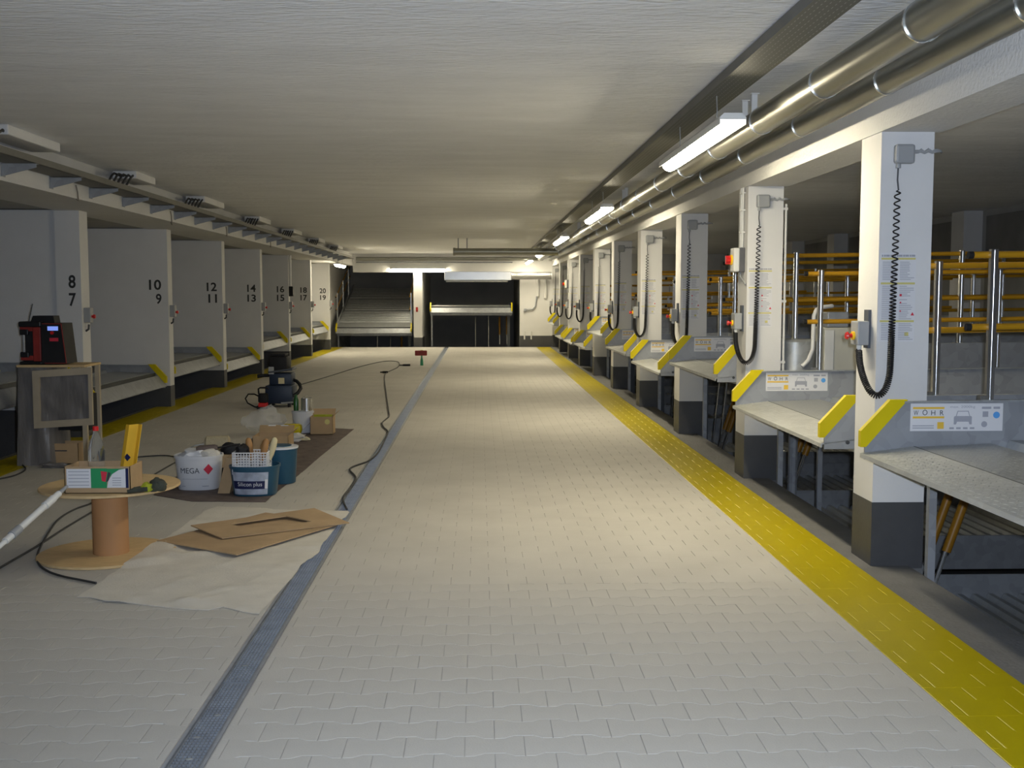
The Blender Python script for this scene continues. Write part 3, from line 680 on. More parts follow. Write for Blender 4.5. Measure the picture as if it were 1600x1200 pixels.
for k, (ya, yb_) in enumerate(((8.2, 9.2), (11.2, 11.85), (13.95, 15.0), (17.4, 18.3), (20.6, 21.5), (23.8, 24.7), (27.0, 27.9))):
    t = thing('ceiling_outlet_box', (-3.5, ya, 2.68), f'{ORD[k]} grey ceiling outlet box with cables dropping to the left tray', 'outlet box', 'ceiling outlet boxes')
    MB().rbox(-3.66, -3.42, ya, yb_, 2.675, CEIL, 0.01).build('box', 'beam', t)
    rnd = random.Random(k)
    for j in range(5):
        yy = ya - 0.02 - 0.05 * j; x = -3.46 - 0.03 * j
        MB().tube([(x, ya + 0.01, 2.70), (x + 0.02, yy - 0.03, 2.70), (x + 0.02, yy - 0.10, 2.67), (x, yy - 0.14, 2.61), (x - 0.03, yy - 0.17, 2.56)], 0.011, 6).build('cable_drop', 'cable', t, smooth=True)
for k, (y, h) in enumerate(((10.3, 0.14), (13.4, 0.16), (16.3, 0.14), (19.7, 0.15))):
    tag(MB().tube([(-3.70, y, 2.52), (-3.695, y + 0.02, 2.46), (-3.70, y + 0.05, 2.52 - h), (-3.70, y + 0.0, 2.39)], 0.007, 6).build('hanging_cable', 'cable_grey', smooth=True),
        f'{ORD[k]} short cable end dangling from the left cable tray', 'cable', 'dangling cable ends')

# ------------------------------------------------------------------ tools and materials on the floor
def sheet(name, poly, z0, amp, m, thick=0.003, cuts=4, sc=6.0, seed=0.0):
    bm = bmesh.new(); vs = [bm.verts.new((p[0], p[1], 0)) for p in poly]; bm.faces.new(vs)
    bmesh.ops.triangulate(bm, faces=bm.faces[:])
    for _ in range(cuts):
        long_ = [e for e in bm.edges if e.calc_length() > 0.07]
        if not long_: break
        bmesh.ops.subdivide_edges(bm, edges=long_, cuts=1); bmesh.ops.triangulate(bm, faces=bm.faces[:])
    for v in bm.verts:
        n = noise.noise(Vector((v.co.x * sc, v.co.y * sc, seed))) + 0.5 * noise.noise(Vector((v.co.x * sc * 2.3, v.co.y * sc * 2.3, seed + 9)))
        v.co.z = z0 + thick + amp * max(0, n)
        if math.hypot(v.co.x + 2.17, v.co.y - 6.36) < 0.40: v.co.z += 0.017
    bm.normal_update()
    if sum(f.normal.z for f in bm.faces) < 0: bmesh.ops.reverse_faces(bm, faces=bm.faces[:])
    bmesh.ops.solidify(bm, geom=bm.faces[:], thickness=thick)
    return MB().bm(bm).build(name, m, smooth=True)
def P2(lst, z=0.0): return [tuple(G(u, v, z)[:2]) for u, v in lst]
tag(sheet('dust_sheet', P2([(240, 774), (300, 784), (415, 785), (428, 773), (470, 740), (500, 714), (553, 671), (520, 670), (487, 668), (400, 681), (375, 700), (330, 720), (262, 752)]), 0.001, 0.006, 'brown_sheet', seed=1), 'dark brown dust sheet under the paint buckets', 'dust sheet')
tag(sheet('painters_fleece', P2([(120, 934), (158, 910), (235, 858), (325, 797), (340, 792), (440, 797), (543, 799), (546, 803), (530, 818), (505, 850), (498, 864), (482, 876), (470, 886), (456, 904), (430, 932), (405, 961), (380, 957), (348, 949), (325, 954), (300, 953), (262, 950), (210, 944), (165, 941), (140, 934)]), 0.001, 0.02, 'fleece', cuts=5, sc=4.2, seed=4), 'off-white painters fleece spread beside the cable drum', 'dust sheet')
def slab(name, px, z0, th_, m, label, hole=None):
    a = [G(u, v, z) for (u, v), z in zip(px, z0)]
    mb = MB(); n = Vector((0, 0, th_))
    if not hole: mb.add(a + [p + n for p in a], [(3, 2, 1, 0), (4, 5, 6, 7)] + [(i, (i + 1) % 4, (i + 1) % 4 + 4, i + 4) for i in range(4)])
    else:
        def bil(s, t): return a[0].lerp(a[1], s).lerp(a[3].lerp(a[2], s), t)
        h = [bil(s, t) for s, t in hole]; vs = a + h + [p + n for p in a] + [p + n for p in h]
        fs = []
        for i in range(4):
            j = (i + 1) % 4; fs += [(i + 8, j + 8, j + 12, i + 12), (i, i + 4, j + 4, j), (i, j, j + 8, i + 8), (i + 4, i + 12, j + 12, j + 4)]
        mb.add(vs, fs)
    return tag(mb.build(name, m), label, 'board')
slab('hardboard_sheet', [(245, 846), (370, 868), (536, 818), (415, 802)], [0.02, 0.02, 0.02, 0.02], 0.006, 'hardboard', 'plain brown board lying on the white fleece below the cut board')
slab('hardboard_sheet', [(298, 822), (347, 842), (546, 818), (491, 795)], [0.045, 0.032, 0.028, 0.05], 0.006, 'hardboard', 'brown board with a long cut-out slot lying on top', hole=[(0.25, 0.24), (0.68, 0.30), (0.70, 0.78), (0.22, 0.70)])

# cable drum used as a table
dc = Vector((-2.17, 6.36, 0))
t = thing('cable_drum', dc, 'wooden cable drum standing upright as a small table', 'cable drum')
MB().lathe([(0.38, 0.0), (0.385, 0.003), (0.385, 0.013), (0.38, 0.016)], dc, 48).build('lower_disc', 'osb', t)
MB().lathe([(0.385, 0.396), (0.39, 0.399), (0.39, 0.410), (0.385, 0.412)], (dc.x + 0.03, dc.y, 0), 48).build('top_disc', 'osb', t)
MB().lathe([(0.10, 0.016), (0.10, 0.396)], (dc.x + 0.03, dc.y - 0.02, 0), 32).build('core_tube', 'tube_card', t, smooth=True)
ZT = 0.412
t = thing('carton_tray', (-2.11, 6.15, ZT), 'open cardboard box with green and white label on the cable drum', 'box')
xa, xb, ya, yb = -2.29, -1.93, 6.06, 6.28
MB().box(xa, xb, ya, yb, ZT, ZT + 0.004).box(xa, xb, ya, ya + 0.004, ZT, ZT + 0.15).box(xa, xb, yb - 0.004, yb, ZT, ZT + 0.15).box(xa, xa + 0.004, ya, yb, ZT, ZT + 0.15).box(xb - 0.004, xb, ya, yb, ZT, ZT + 0.15).build('carton', 'cardboard', t)
e = ya - 0.0015
MB().box(xa + 0.012, xa + 0.145, e, ya, ZT + 0.032, ZT + 0.138).build('white_label', 'paper', t)
MB().box(xa + 0.145, xa + 0.232, e, ya, ZT + 0.030, ZT + 0.140).build('green_label', 'green_print', t)
MB().prism([(xa + 0.232, ZT + 0.032), (xa + 0.335, ZT + 0.032), (xa + 0.335, ZT + 0.138), (xa + 0.30, ZT + 0.132), (xa + 0.262, ZT + 0.108), (xa + 0.24, ZT + 0.07)], 'y', e, ya).build('white_label', 'paper', t)
MB().prism([(xa + 0.232, ZT + 0.07), (xa + 0.262, ZT + 0.108), (xa + 0.30, ZT + 0.132), (xa + 0.335, ZT + 0.138), (xa + 0.232, ZT + 0.138)], 'y', e, ya).build('green_label', 'green_print', t)
MB().box(xa + 0.335, xa + 0.35, e, ya, ZT + 0.03, ZT + 0.14).build('blue_label', 'label_navy', t)
m_ = MB()
for i in range(5): m_.box(xa + 0.022, xa + 0.135, e - 0.0008, ya, ZT + 0.045 + i * 0.019, ZT + 0.049 + i * 0.019)
for i in range(4): m_.box(xa + 0.262, xa + 0.31, e - 0.0008, ya, ZT + 0.045 + i * 0.013, ZT + 0.049 + i * 0.013)
m_.build('print_lines', 'print_grey', t)
MB().prism([(xa + 0.205, ZT + 0.07), (xa + 0.225, ZT + 0.065), (xa + 0.235, ZT + 0.12), (xa + 0.20, ZT + 0.125)], 'y', e - 0.0008, ya).build('red_print', 'print_red', t)
MB().prism([(xa + 0.228, ZT + 0.062), (xa + 0.24, ZT + 0.07), (xa + 0.255, ZT + 0.115), (xa + 0.24, ZT + 0.12)], 'y', e - 0.0008, ya).build('dark_print', 'print_dark', t)
t = thing('water_bottle', (-2.16, 6.20, ZT), 'clear plastic bottle with red cap standing in the carton on the drum', 'bottle')
MB().lathe([(0.035, 0.006), (0.044, 0.012), (0.045, 0.10), (0.042, 0.115), (0.045, 0.13), (0.045, 0.22), (0.036, 0.27), (0.016, 0.315), (0.0135, 0.335)], (-2.16, 6.20, ZT), 24).build('bottle_body', 'clear', t, smooth=True)
MB().lathe([(0.016, 0.333), (0.016, 0.355), (0.014, 0.358)], (-2.16, 6.20, ZT), 16).build('cap', 'red', t)
t = thing('yellow_profile', (-2.0, 6.20, ZT), 'yellow folded profile with blue sticker leaning out of the carton', 'tool')
yp = [(-0.045, 0.0), (-0.02, -0.022), (0.022, 0.012), (0.045, -0.01)]
m_ = MB()
for a, b in zip(yp, yp[1:]):
    nrm = Vector((-(b[1] - a[1]), b[0] - a[0])).normalized() * 0.004
    m_.prism([a, b, (b[0] + nrm.x, b[1] + nrm.y), (a[0] + nrm.x, a[1] + nrm.y)], 'z', 0.008, 0.365)
m_.map(lambda p: Vector((-2.005 + p.x + 0.14 * p.z, 6.20 + p.y + 0.08 * p.z, ZT + p.z))).build('channel', 'orange_yellow', t)
MB().add([(-1.985, 6.19, ZT + 0.16), (-1.965, 6.188, ZT + 0.182), (-1.985, 6.19, ZT + 0.204), (-2.005, 6.195, ZT + 0.182), (-1.985, 6.196, ZT + 0.182)], [(0, 1, 2, 3), (1, 0, 4), (2, 1, 4), (3, 2, 4), (0, 3, 4)]).build('sticker', 'label_navy', t)
t = thing('work_gloves', (-1.84, 6.12, ZT), 'crumpled dark work glove with yellow patch lying on the drum', 'glove')
def blob(c, r, m, name, par, seed, sc=(1, 1, 1), amp=0.35):
    bm = bmesh.new(); bmesh.ops.create_icosphere(bm, subdivisions=3, radius=1)
    for v in bm.verts:
        d = 1 + amp * noise.noise(v.co * 1.6 + Vector((seed, 0, 0))) + amp * 0.5 * noise.noise(v.co * 4 + Vector((0, seed, 0)))
        v.co = Vector((c[0] + v.co.x * r * sc[0] * d, c[1] + v.co.y * r * sc[1] * d, max(c[2] - r * sc[2] * 0.85, c[2] + v.co.z * r * sc[2] * d)))
    return MB().bm(bm).build(name, m, par, smooth=True)
blob((-1.80, 6.12, ZT + 0.035), 0.045, 'glove', 'palm', t, 1.2, (1.1, 0.9, 0.9))
blob((-1.85, 6.09, ZT + 0.026), 0.035, 'glove_yellow', 'patch', t, 4.2, (0.9, 0.8, 0.8))
for i in range(4): MB().tube([(-1.84, 6.07 + 0.018 * i, ZT + 0.022), (-1.90, 6.05 + 0.022 * i, ZT + 0.018), (-1.94 - 0.01 * (i % 2), 6.04 + 0.024 * i, ZT + 0.013)], [0.014, 0.012, 0.009], 8).build('finger', 'glove', t, smooth=True)
# white extension pole leaning on the drum
p0 = G(-160, 995, 0.02); p1 = Vector((-2.262, 6.02, 0.46))
t = thing('extension_pole', p0, 'white telescopic pole leaning against the cable drum', 'pole')
Lq = lambda s: p0.lerp(p1, s)
MB().tube([Lq(0), Lq(0.60)], 0.013, 12).build('lower_tube', 'light_plastic', t, smooth=True)
MB().tube([Lq(0.58), Lq(0.94)], 0.018, 12).build('upper_tube', 'light_plastic', t, smooth=True)
MB().tube([Lq(0.62), Lq(0.67)], 0.023, 12).build('clamp', 'grey_plastic', t, smooth=True)
MB().tube([Lq(0.84), Lq(0.90)], 0.022, 12).build('collar', 'light_plastic', t, smooth=True)
MB().tube([Lq(0.94), Lq(1.0)], [0.012, 0.009], 10).build('tip', 'grey_plastic', t)

# buckets
def bucket(name, c, r, h, m, label, sx=1.0, sy=0.8, sq=2.6):
    t = thing(name, c, label, 'bucket')
    MB().lathe([(r * 0.86, 0.0), (r * 0.88, 0.004), (r, h - 0.02), (r + 0.006, h - 0.02), (r + 0.007, h), (r - 0.004, h), (r * 0.86, 0.012)], c, 40, sx, sy, sq).build('pail', m, t, smooth=True)
    return t
def wrap(c, r, h, sx, sy, sq, off):                       # maps (angle*r, height) onto the bucket's front
    def fn(p):
        q = -PI / 2 + p.x / r; k = (0.88 + 0.12 * (p.z - 0.004) / (h - 0.024)) * r + off + 0.0015
        cx, sn = math.cos(q), math.sin(q); hh = (abs(cx) ** sq + abs(sn) ** sq) ** (-1 / sq)
        return Vector((c[0] + k * cx * hh * sx, c[1] + k * sn * hh * sy, c[2] + p.z))
    return fn
def patch(a0, a1, z0, z1, n=16):
    mb = MB()
    for i in range(n): x0, x1 = a0 + (a1 - a0) * i / n, a0 + (a1 - a0) * (i + 1) / n; mb.add([(x0, 0, z0), (x1, 0, z0), (x1, 0, z1), (x0, 0, z1)], [(0, 1, 2, 3)])
    return mb
c = Vector((-2.19, 8.56, 0.006)); r, h = 0.178, 0.265
t = bucket('paint_bucket', c, r, h, 'bucket_white', 'white paint bucket with black lettering and red diamond', 1.0, 0.85)
fn = wrap(c, r, h, 1.0, 0.85, 2.6, 0.002)
MB().text('MEGA', (-0.11, 0, 0.135), (1, 0, 0), (0, 0, 1), 0.15, 0.042).map(fn).build('lettering', 'print_dark', t)
dm = lambda i, j: (0.105 + 0.036 * (i - j) / 8, 0, 0.165 + 0.042 * (i + j - 8) / 8)
MB().add([dm(i, j) for i in range(9) for j in range(9)], [(i * 9 + j, i * 9 + 9 + j, i * 9 + 10 + j, i * 9 + 1 + j) for i in range(8) for j in range(8)]).map(fn).build('red_diamond', 'print_red', t)
m_ = patch(-0.11, -0.08, 0.03, 0.036, 4); m_.add(*[(q := patch(0.06, 0.11, 0.03, 0.037, 4)).v, q.f]); m_.add(*[(q := patch(-0.10, 0.10, 0.088, 0.091)).v, q.f])
m_.map(fn).build('small_print', 'print_grey', t)
# what sticks out of the white bucket
t = thing('paint_rags', (-2.19, 8.56, 0.22), 'crumpled white rags heaped in the white paint bucket', 'rags')
blob((-2.20, 8.55, 0.268), 0.11, 'bucket_white', 'rag', t, 2.0, (1.2, 0.9, 0.5)); blob((-2.10, 8.50, 0.28), 0.06, 'fleece', 'rag', t, 5.0, (1.3, 0.8, 0.7))
t = thing('paint_roller', (-2.13, 8.55, 0.28), 'dark fluffy paint roller lying across the white bucket', 'roller')
MB().tube([(-2.19, 8.50, 0.315), (-2.17, 8.50, 0.318), (-2.06, 8.54, 0.322), (-2.04, 8.545, 0.322)], [0.02, 0.028, 0.028, 0.02], 14).build('sleeve', 'brown_sheet', t, smooth=True)
MB().tube([(-2.04, 8.545, 0.322), (-1.98, 8.56, 0.33), (-1.95, 8.60, 0.335), (-1.88, 8.62, 0.34)], 0.007, 8).build('handle', 'black_plastic', t, smooth=True)
t = thing('sponge_roller', G(340, 700, 0.01), 'cream lambswool roller lying behind the white bucket', 'roller')
o_ = G(338, 705, 0.0); MB().tube([(o_.x - 0.10, o_.y, 0.075), (o_.x - 0.09, o_.y, 0.075), (o_.x + 0.11, o_.y + 0.03, 0.075), (o_.x + 0.12, o_.y + 0.03, 0.075)], [0.06, 0.075, 0.075, 0.06], 16).build('sleeve', 'lamb', t, smooth=True)
MB().tube([(o_.x - 0.10, o_.y, 0.075), (o_.x - 0.2, o_.y - 0.03, 0.06), (o_.x - 0.26, o_.y - 0.03, 0.03)], 0.006, 6).build('handle', 'galv', t)
t = thing('black_pouch', G(345, 720), 'black bundle lying between the two buckets', 'bag')
o_ = G(345, 722, 0.1); blob((-2.00, 8.80, 0.07), 0.075, 'black_plastic', 'bundle', t, 7.0, (1.3, 0.9, 0.9)); blob((-2.02, 8.92, 0.26), 0.07, 'black_plastic', 'bundle', t, 9.0, (1.2, 0.8, 0.75))
MB().box(-2.08, -1.96, 8.86, 8.98, 0.0, 0.22).build('carton', 'cardboard', t)
c = Vector((-1.70, 8.29, 0.006)); r, h = 0.182, 0.225
t = bucket('blue_bucket', c, r, h, 'bucket_blue', 'dark blue paint bucket with silver label, nearest of the buckets', 1.0, 0.85)
fn = wrap(c, r, h, 1.0, 0.85, 2.6, 0.0015); fn2 = wrap(c, r, h, 1.0, 0.85, 2.6, 0.003); fn3 = wrap(c, r, h, 1.0, 0.85, 2.6, 0.0045)
patch(-0.15, 0.125, 0.015, 0.185).map(fn).build('silver_label', 'label_silver', t)
patch(-0.145, 0.105, 0.058, 0.118).map(fn2).build('navy_band', 'label_navy', t)
MB().text('Silicon plus', (-0.105, 0, 0.070), (1, 0, 0), (0, 0, 1), 0.185, 0.04).map(fn3).build('lettering', 'paper', t)
patch(0.10, 0.122, 0.06, 0.13, 4).map(fn3).build('tick_mark', 'paper', t)
# basket with brushes on the blue bucket
t = thing('wire_basket', (-1.72, 8.25, h), 'white perforated plastic basket sitting in the blue bucket', 'basket')
bx0, bx1, by0, by1, bz0, bz1 = -1.845, -1.59, 8.18, 8.36, 0.17, 0.33
m_ = MB()
for i in range(13): x = bx0 + (bx1 - bx0) * i / 12; m_.box(x - 0.003, x + 0.003, by0, by0 + 0.003, bz0, bz1).box(x - 0.003, x + 0.003, by1 - 0.003, by1, bz0, bz1)
for i in range(9): y = by0 + (by1 - by0) * i / 8; m_.box(bx0, bx0 + 0.003, y - 0.003, y + 0.003, bz0, bz1).box(bx1 - 0.003, bx1, y - 0.003, y + 0.003, bz0, bz1)
for i in range(9): z = bz0 + (bz1 - bz0) * i / 8; m_.box(bx0, bx1, by0 - 0.001, by0 + 0.002, z - 0.003, z + 0.003).box(bx0, bx1, by1 - 0.002, by1 + 0.001, z - 0.003, z + 0.003).box(bx0 - 0.001, bx0 + 0.002, by0, by1, z - 0.003, z + 0.003).box(bx1 - 0.002, bx1 + 0.001, by0, by1, z - 0.003, z + 0.003)
m_.build('mesh_wall', 'paper', t); MB().box(bx0, bx1, by0, by1, bz0, bz0 + 0.004).build('basket_floor', 'paper', t)
m_ = MB()
for (a, b) in (((bx0, by0), (bx1, by0)), ((bx0, by1), (bx1, by1)), ((bx0, by0), (bx0, by1)), ((bx1, by0), (bx1, by1))): m_.tube([(a[0], a[1], bz1), (b[0], b[1], bz1)], 0.005, 6)
m_.build('rim', 'paper', t)
for j, (x, y, dx, m2, lab) in enumerate(((-1.66, 8.24, 0.10, 'wood', 'wooden brush handle sticking out of the basket at the right'), (-1.72, 8.30, -0.05, 'wood', 'wooden brush handle standing in the middle of the basket'), (-1.62, 8.31, 0.12, 'sponge', 'pale brush handle at the back of the basket'))):
    b = thing('paint_brush', (x, y, 0.17), lab, 'brush', 'brushes in the basket')
    f = lambda s: (x + dx * s * 0.6, y, 0.17 + 0.26 * s)
    MB().tube([f(0), f(0.35)], 0.012, 8).build('ferrule', 'chrome', b)
    MB().tube([f(0.35), f(0.5), f(0.75), f(0.95), f(1.0)], [0.014, 0.022, 0.028, 0.022, 0.01], 10).build('handle', m2, b, smooth=True)
t = thing('black_tool_bag', (-1.79, 8.27, 0.3), 'shiny black bag stuffed into the basket', 'bag'); blob((-1.79, 8.27, 0.335), 0.055, 'black_plastic', 'bag', t, 3.0, (1.05, 0.9, 0.9))
t = thing('tool_tray', (-1.90, 8.35, 0), 'open cardboard carton wedged between the two buckets', 'box')
MB().box(-1.99, -1.90, 8.30, 8.50, 0.005, 0.28).map(lambda p: Vector((p.x + 0.25 * (p.z), p.y, p.z))).build('carton', 'cardboard', t)
c = Vector((-1.60, 8.80, 0.006)); t = bucket('blue_bucket', c, 0.135, 0.29, 'bucket_blue', 'blue bucket with white lid behind the labelled blue bucket', 1.0, 1.0, 2.0)
MB().lathe([(0.140, 0.278), (0.144, 0.28), (0.144, 0.294), (0.12, 0.296)], c, 32).build('lid', 'bucket_white', t, smooth=True)
MB().lathe([(0.09, 0.296), (0.09, 0.303)], c, 24).build('lid_panel', 'bucket_blue', t)
def carton(name, u, v, wx, wy, wz, label, m='cardboard', flaps=True, extra=None):
    p = G(u, v); t = thing(name, p, label, 'box'); a, b = p.x - wx / 2, p.x + wx / 2; y0, y1 = p.y, p.y + wy; z = 0.008
    MB().box(a, b, y0, y0 + 0.004, z, wz).box(a, b, y1 - 0.004, y1, z, wz).box(a, a + 0.004, y0, y1, z, wz).box(b - 0.004, b, y0, y1, z, wz).box(a, b, y0, y1, z, z + 0.004).build('carton', m, t)
    if flaps:
        MB().prism([(y1 - 0.004, wz - 0.004), (y1, wz - 0.004), (y1 + 0.07, wz + 0.06), (y1 + 0.066, wz + 0.063)], 'x', a, b).build('flap', m, t)
        MB().prism([(b - 0.004, wz), (b, wz), (b + 0.05, wz + 0.05), (b + 0.046, wz + 0.053)], 'y', y0, y1).build('flap', m, t)
    return t, a, b, y0, y1
t, a, b, y0, y1 = carton('carton', 423, 715, 0.33, 0.30, 0.20, 'large open carton behind the blue buckets')
for x in (a + 0.08, a + 0.20): MB().box(x, x + 0.07, y1 + 0.055, y1 + 0.07, 0.255, 0.263).build('tape_strip', 'paper', t)
t, a, b, y0, y1 = carton('carton', 435, 756, 0.085, 0.10, 0.27, 'narrow upright carton beside the labelled blue bucket', flaps=False)
t, a, b, y0, y1 = carton('carton', 502.5, 680, 0.245, 0.20, 0.20, 'brown carton with yellow print at the far end of the brown dust sheet')
MB().tube([(b - 0.06, y0 - 0.001, 0.145), (b - 0.06, y0, 0.145)], 0.028, 20).build('yellow_print', 'print_lime', t)
m_ = MB(); m_.box(a + 0.03, b - 0.03, y0 + 0.08, y0 + 0.11, 0.19, 0.215).box(b - 0.09, b - 0.02, y0 + 0.03, y0 + 0.15, 0.195, 0.21); m_.build('yellow_contents', 'glove_yellow', t)
t = thing('foil_bag', G(418, 682), 'large crumpled clear plastic bag on the brown dust sheet', 'bag')
o_ = G(414, 678); blob((o_.x, o_.y, 0.14), 0.155, 'bag_film', 'bag', t, 11.0, (1.35, 0.9, 0.95), 0.5)
t = thing('yellow_sponge', G(455, 678), 'bright yellow sponge cloth roll beside the clear bag', 'sponge')
o_ = G(456, 680); MB().rbox(o_.x - 0.11, o_.x + 0.10, o_.y, o_.y + 0.12, 0.01, 0.115, 0.03).build('roll', 'guard_yellow', t, smooth=True)
t = thing('white_rag', G(458, 690), 'crumpled white rag in front of the yellow sponge', 'rag')
o_ = G(458, 690); blob((o_.x, o_.y, 0.045), 0.055, 'fleece', 'cloth', t, 14.0, (2.4, 0.9, 0.9), 0.6); blob((o_.x + 0.12, o_.y, 0.03), 0.03, 'sponge', 'cloth', t, 16.0, (1.8, 0.8, 0.8), 0.5)
o_ = G(471, 678); c = Vector((o_.x, o_.y + 0.12, 0.006)); t = bucket('white_pail', c, 0.118, 0.235, 'bucket_white', 'plain white pail behind the yellow sponge', 1, 1, 2.0)
MB().tube([(c.x - 0.12, c.y, 0.22), (c.x - 0.08, c.y - 0.09, 0.12), (c.x + 0.02, c.y - 0.125, 0.05), (c.x + 0.09, c.y - 0.08, 0.12), (c.x + 0.12, c.y, 0.22)], 0.003, 6).build('bail_handle', 'chrome', t, smooth=True)
t = thing('metal_can', (c.x, c.y, 0.24), 'shiny metal can standing on the white pail', 'can')
MB().lathe([(0.112, 0.236), (0.115, 0.238), (0.115, 0.241)], c, 24).build('saucer', 'bucket_white', t)
MB().lathe([(0.058, 0.242), (0.06, 0.244), (0.06, 0.385), (0.056, 0.388), (0.05, 0.384)], (c.x + 0.045, c.y - 0.02, 0), 24).build('can_body', 'duct', t, smooth=True)
MB().tube([(c.x - 0.01, c.y - 0.03, 0.38), (c.x + 0.045, c.y - 0.06, 0.42), (c.x + 0.10, c.y - 0.03, 0.38)], 0.003, 6).build('wire_handle', 'chrome', t)
t = tag(MB().lathe([(0.026, 0.242), (0.028, 0.244), (0.028, 0.36), (0.016, 0.40), (0.013, 0.42), (0.01, 0.422)], (c.x - 0.07, c.y - 0.02, 0), 16).build('green_bottle', 'green_glass', smooth=True), 'dark green bottle standing next to the metal can', 'bottle')

# vacuum cleaner and the machine beside it
o_ = G(437, 637); X, Y = o_.x, o_.y + 0.22
t = thing('vacuum_cleaner', (X, Y, 0), 'dark blue industrial vacuum cleaner with black motor head', 'vacuum cleaner')
MB().rbox(X - 0.20, X + 0.17, Y - 0.2, Y + 0.2, 0.05, 0.30, 0.025).build('container', 'vac_blue', t, smooth=True)
MB().rbox(X - 0.145, X + 0.155, Y - 0.17, Y + 0.17, 0.30, 0.46, 0.02).build('filter_housing', 'vac_blue', t, smooth=True)
MB().rbox(X - 0.16, X + 0.17, Y - 0.18, Y + 0.18, 0.46, 0.49, 0.01).map(lambda p: Vector((p.x, p.y, p.z + 0.12 * (p.x - X + 0.16)))).build('rim', 'vac_grey', t)
MB().rbox(X - 0.15, X + 0.10, Y - 0.16, Y + 0.16, 0.49, 0.69, 0.03).build('motor_head', 'black_plastic', t, smooth=True)
MB().rbox(X - 0.13, X + 0.07, Y - 0.14, Y + 0.14, 0.69, 0.725, 0.012).build('carry_handle', 'black_plastic', t)
MB().box(X - 0.15, X - 0.08, Y - 0.175, Y - 0.16, 0.45, 0.55).build('grey_plate', 'grey_plastic', t)
MB().box(X - 0.02, X + 0.06, Y - 0.174, Y - 0.168, 0.32, 0.40).build('type_label', 'sponge', t)
MB().tube([(X - 0.15, Y - 0.1, 0.43), (X - 0.22, Y - 0.12, 0.43), (X - 0.31, Y - 0.14, 0.42)], [0.022, 0.024, 0.026], 10).build('hose_nozzle', 'black_plastic', t, smooth=True)
MB().tube([(X + 0.15, Y, 0.36), (X + 0.20, Y - 0.02, 0.345), (X + 0.25, Y - 0.05, 0.30), (X + 0.265, Y - 0.08, 0.25), (X + 0.23, Y - 0.12, 0.19), (X + 0.17, Y - 0.14, 0.15)], 0.024, 12).build('hose', 'black_rubber', t, smooth=True)
for dx, dy in ((-0.15, -0.15), (0.12, -0.15), (-0.15, 0.15), (0.12, 0.15)): MB().tube([(X + dx - 0.02, Y + dy, 0.032), (X + dx + 0.02, Y + dy, 0.032)], 0.032, 14).build('wheel', 'black_rubber', t)
MB().tube([(X + 0.02, Y - 0.22, 0.06), (X + 0.18, Y - 0.2, 0.07)], 0.012, 8).build('front_bar', 'galv_dull', t)
o_ = G(403, 640); X, Y = o_.x, o_.y + 0.08
t = thing('sanding_machine', (X, Y, 0), 'small black machine with red base beside the vacuum cleaner', 'power tool')
MB().rbox(X - 0.02, X + 0.11, Y - 0.06, Y + 0.06, 0.0, 0.05, 0.01).build('base_plate', 'black_plastic', t)
MB().rbox(X + 0.0, X + 0.11, Y - 0.065, Y + 0.06, 0.03, 0.085, 0.01).build('red_base', 'red', t)
MB().rbox(X - 0.005, X + 0.12, Y - 0.05, Y + 0.06, 0.085, 0.21, 0.02).build('motor', 'black_plastic', t, smooth=True)
MB().tube([(X - 0.0, Y, 0.20), (X - 0.005, Y, 0.27), (X + 0.02, Y, 0.285), (X + 0.11, Y, 0.285), (X + 0.13, Y, 0.26)], 0.012, 8).build('handle', 'black_plastic', t, smooth=True)
MB().tube([(X, Y, 0.17), (X - 0.06, Y, 0.20), (X - 0.14, Y, 0.20), (X - 0.18, Y, 0.14), (X - 0.15, Y, 0.08), (X - 0.06, Y, 0.03), (X + 0.0, Y, 0.02)], 0.010, 8).build('side_frame', 'black_plastic', t, smooth=True)

# covered stand with radio
X0, X1, Yc = -4.12, -3.42, 9.75
t = thing('covered_stand', (-3.8, 10.0, 0), 'workstand wrapped in grey plastic film with a taped frame', 'stand')
bm = bmesh.new(); n_ = 28; rowsz = [0.0, 0.02, 0.2, 0.4, 0.6, 0.78, 0.86, 0.872]
ring = []
for z in rowsz:
    rr = []
    f = 1.0 + 0.10 * (1 - z / 0.87)
    for k in range(n_):
        q = 2 * PI * k / n_; cx, sn = math.cos(q), math.sin(q); hh = (abs(cx) ** 5 + abs(sn) ** 5) ** (-0.2)
        wv = 1 + 0.06 * (1 - z) * math.sin(5 * q + 3 * z) + 0.03 * noise.noise(Vector((cx * 3, sn * 3, z * 4)))
        rr.append(bm.verts.new((-3.95 + 0.165 * cx * hh * f * wv, 10.02 + 0.24 * sn * hh * f * wv, z)))
    ring.append(rr)
for a, b in zip(ring, ring[1:]):
    for k in range(n_): bm.faces.new((a[k], a[(k + 1) % n_], b[(k + 1) % n_], b[k]))
bm.faces.new(ring[-1])
MB().bm(bm).build('draped_film', 'film', t, smooth=True)
tilt = lambda p: Vector((p.x, p.y, p.z + 0.06 * (p.x + 3.93)))
fx0, fx1, fz0, fz1 = -3.93, -3.415, 0.335, 0.845
for q in ((fx0, fx1, fz1 - 0.06, fz1), (fx0, fx1, fz0, fz0 + 0.06), (fx0, fx0 + 0.06, fz0 + 0.06, fz1 - 0.06), (fx1 - 0.03, fx1, fz0 + 0.06, fz1 - 0.06)): MB().box(q[0], q[1], 9.735, 9.765, q[2], q[3]).map(tilt).build('frame_strip', 'tape', t)
m_ = MB(); nn = 14
for i in range(nn + 1):
    for j in range(nn + 1):
        x = fx0 + 0.05 + (fx1 - fx0 - 0.08) * i / nn; z = fz0 + 0.05 + (fz1 - fz0 - 0.1) * j / nn
        m_.v.append((x, 9.755 + 0.02 * noise.noise(Vector((x * 7 + z * 5, 0, z * 4))), z))
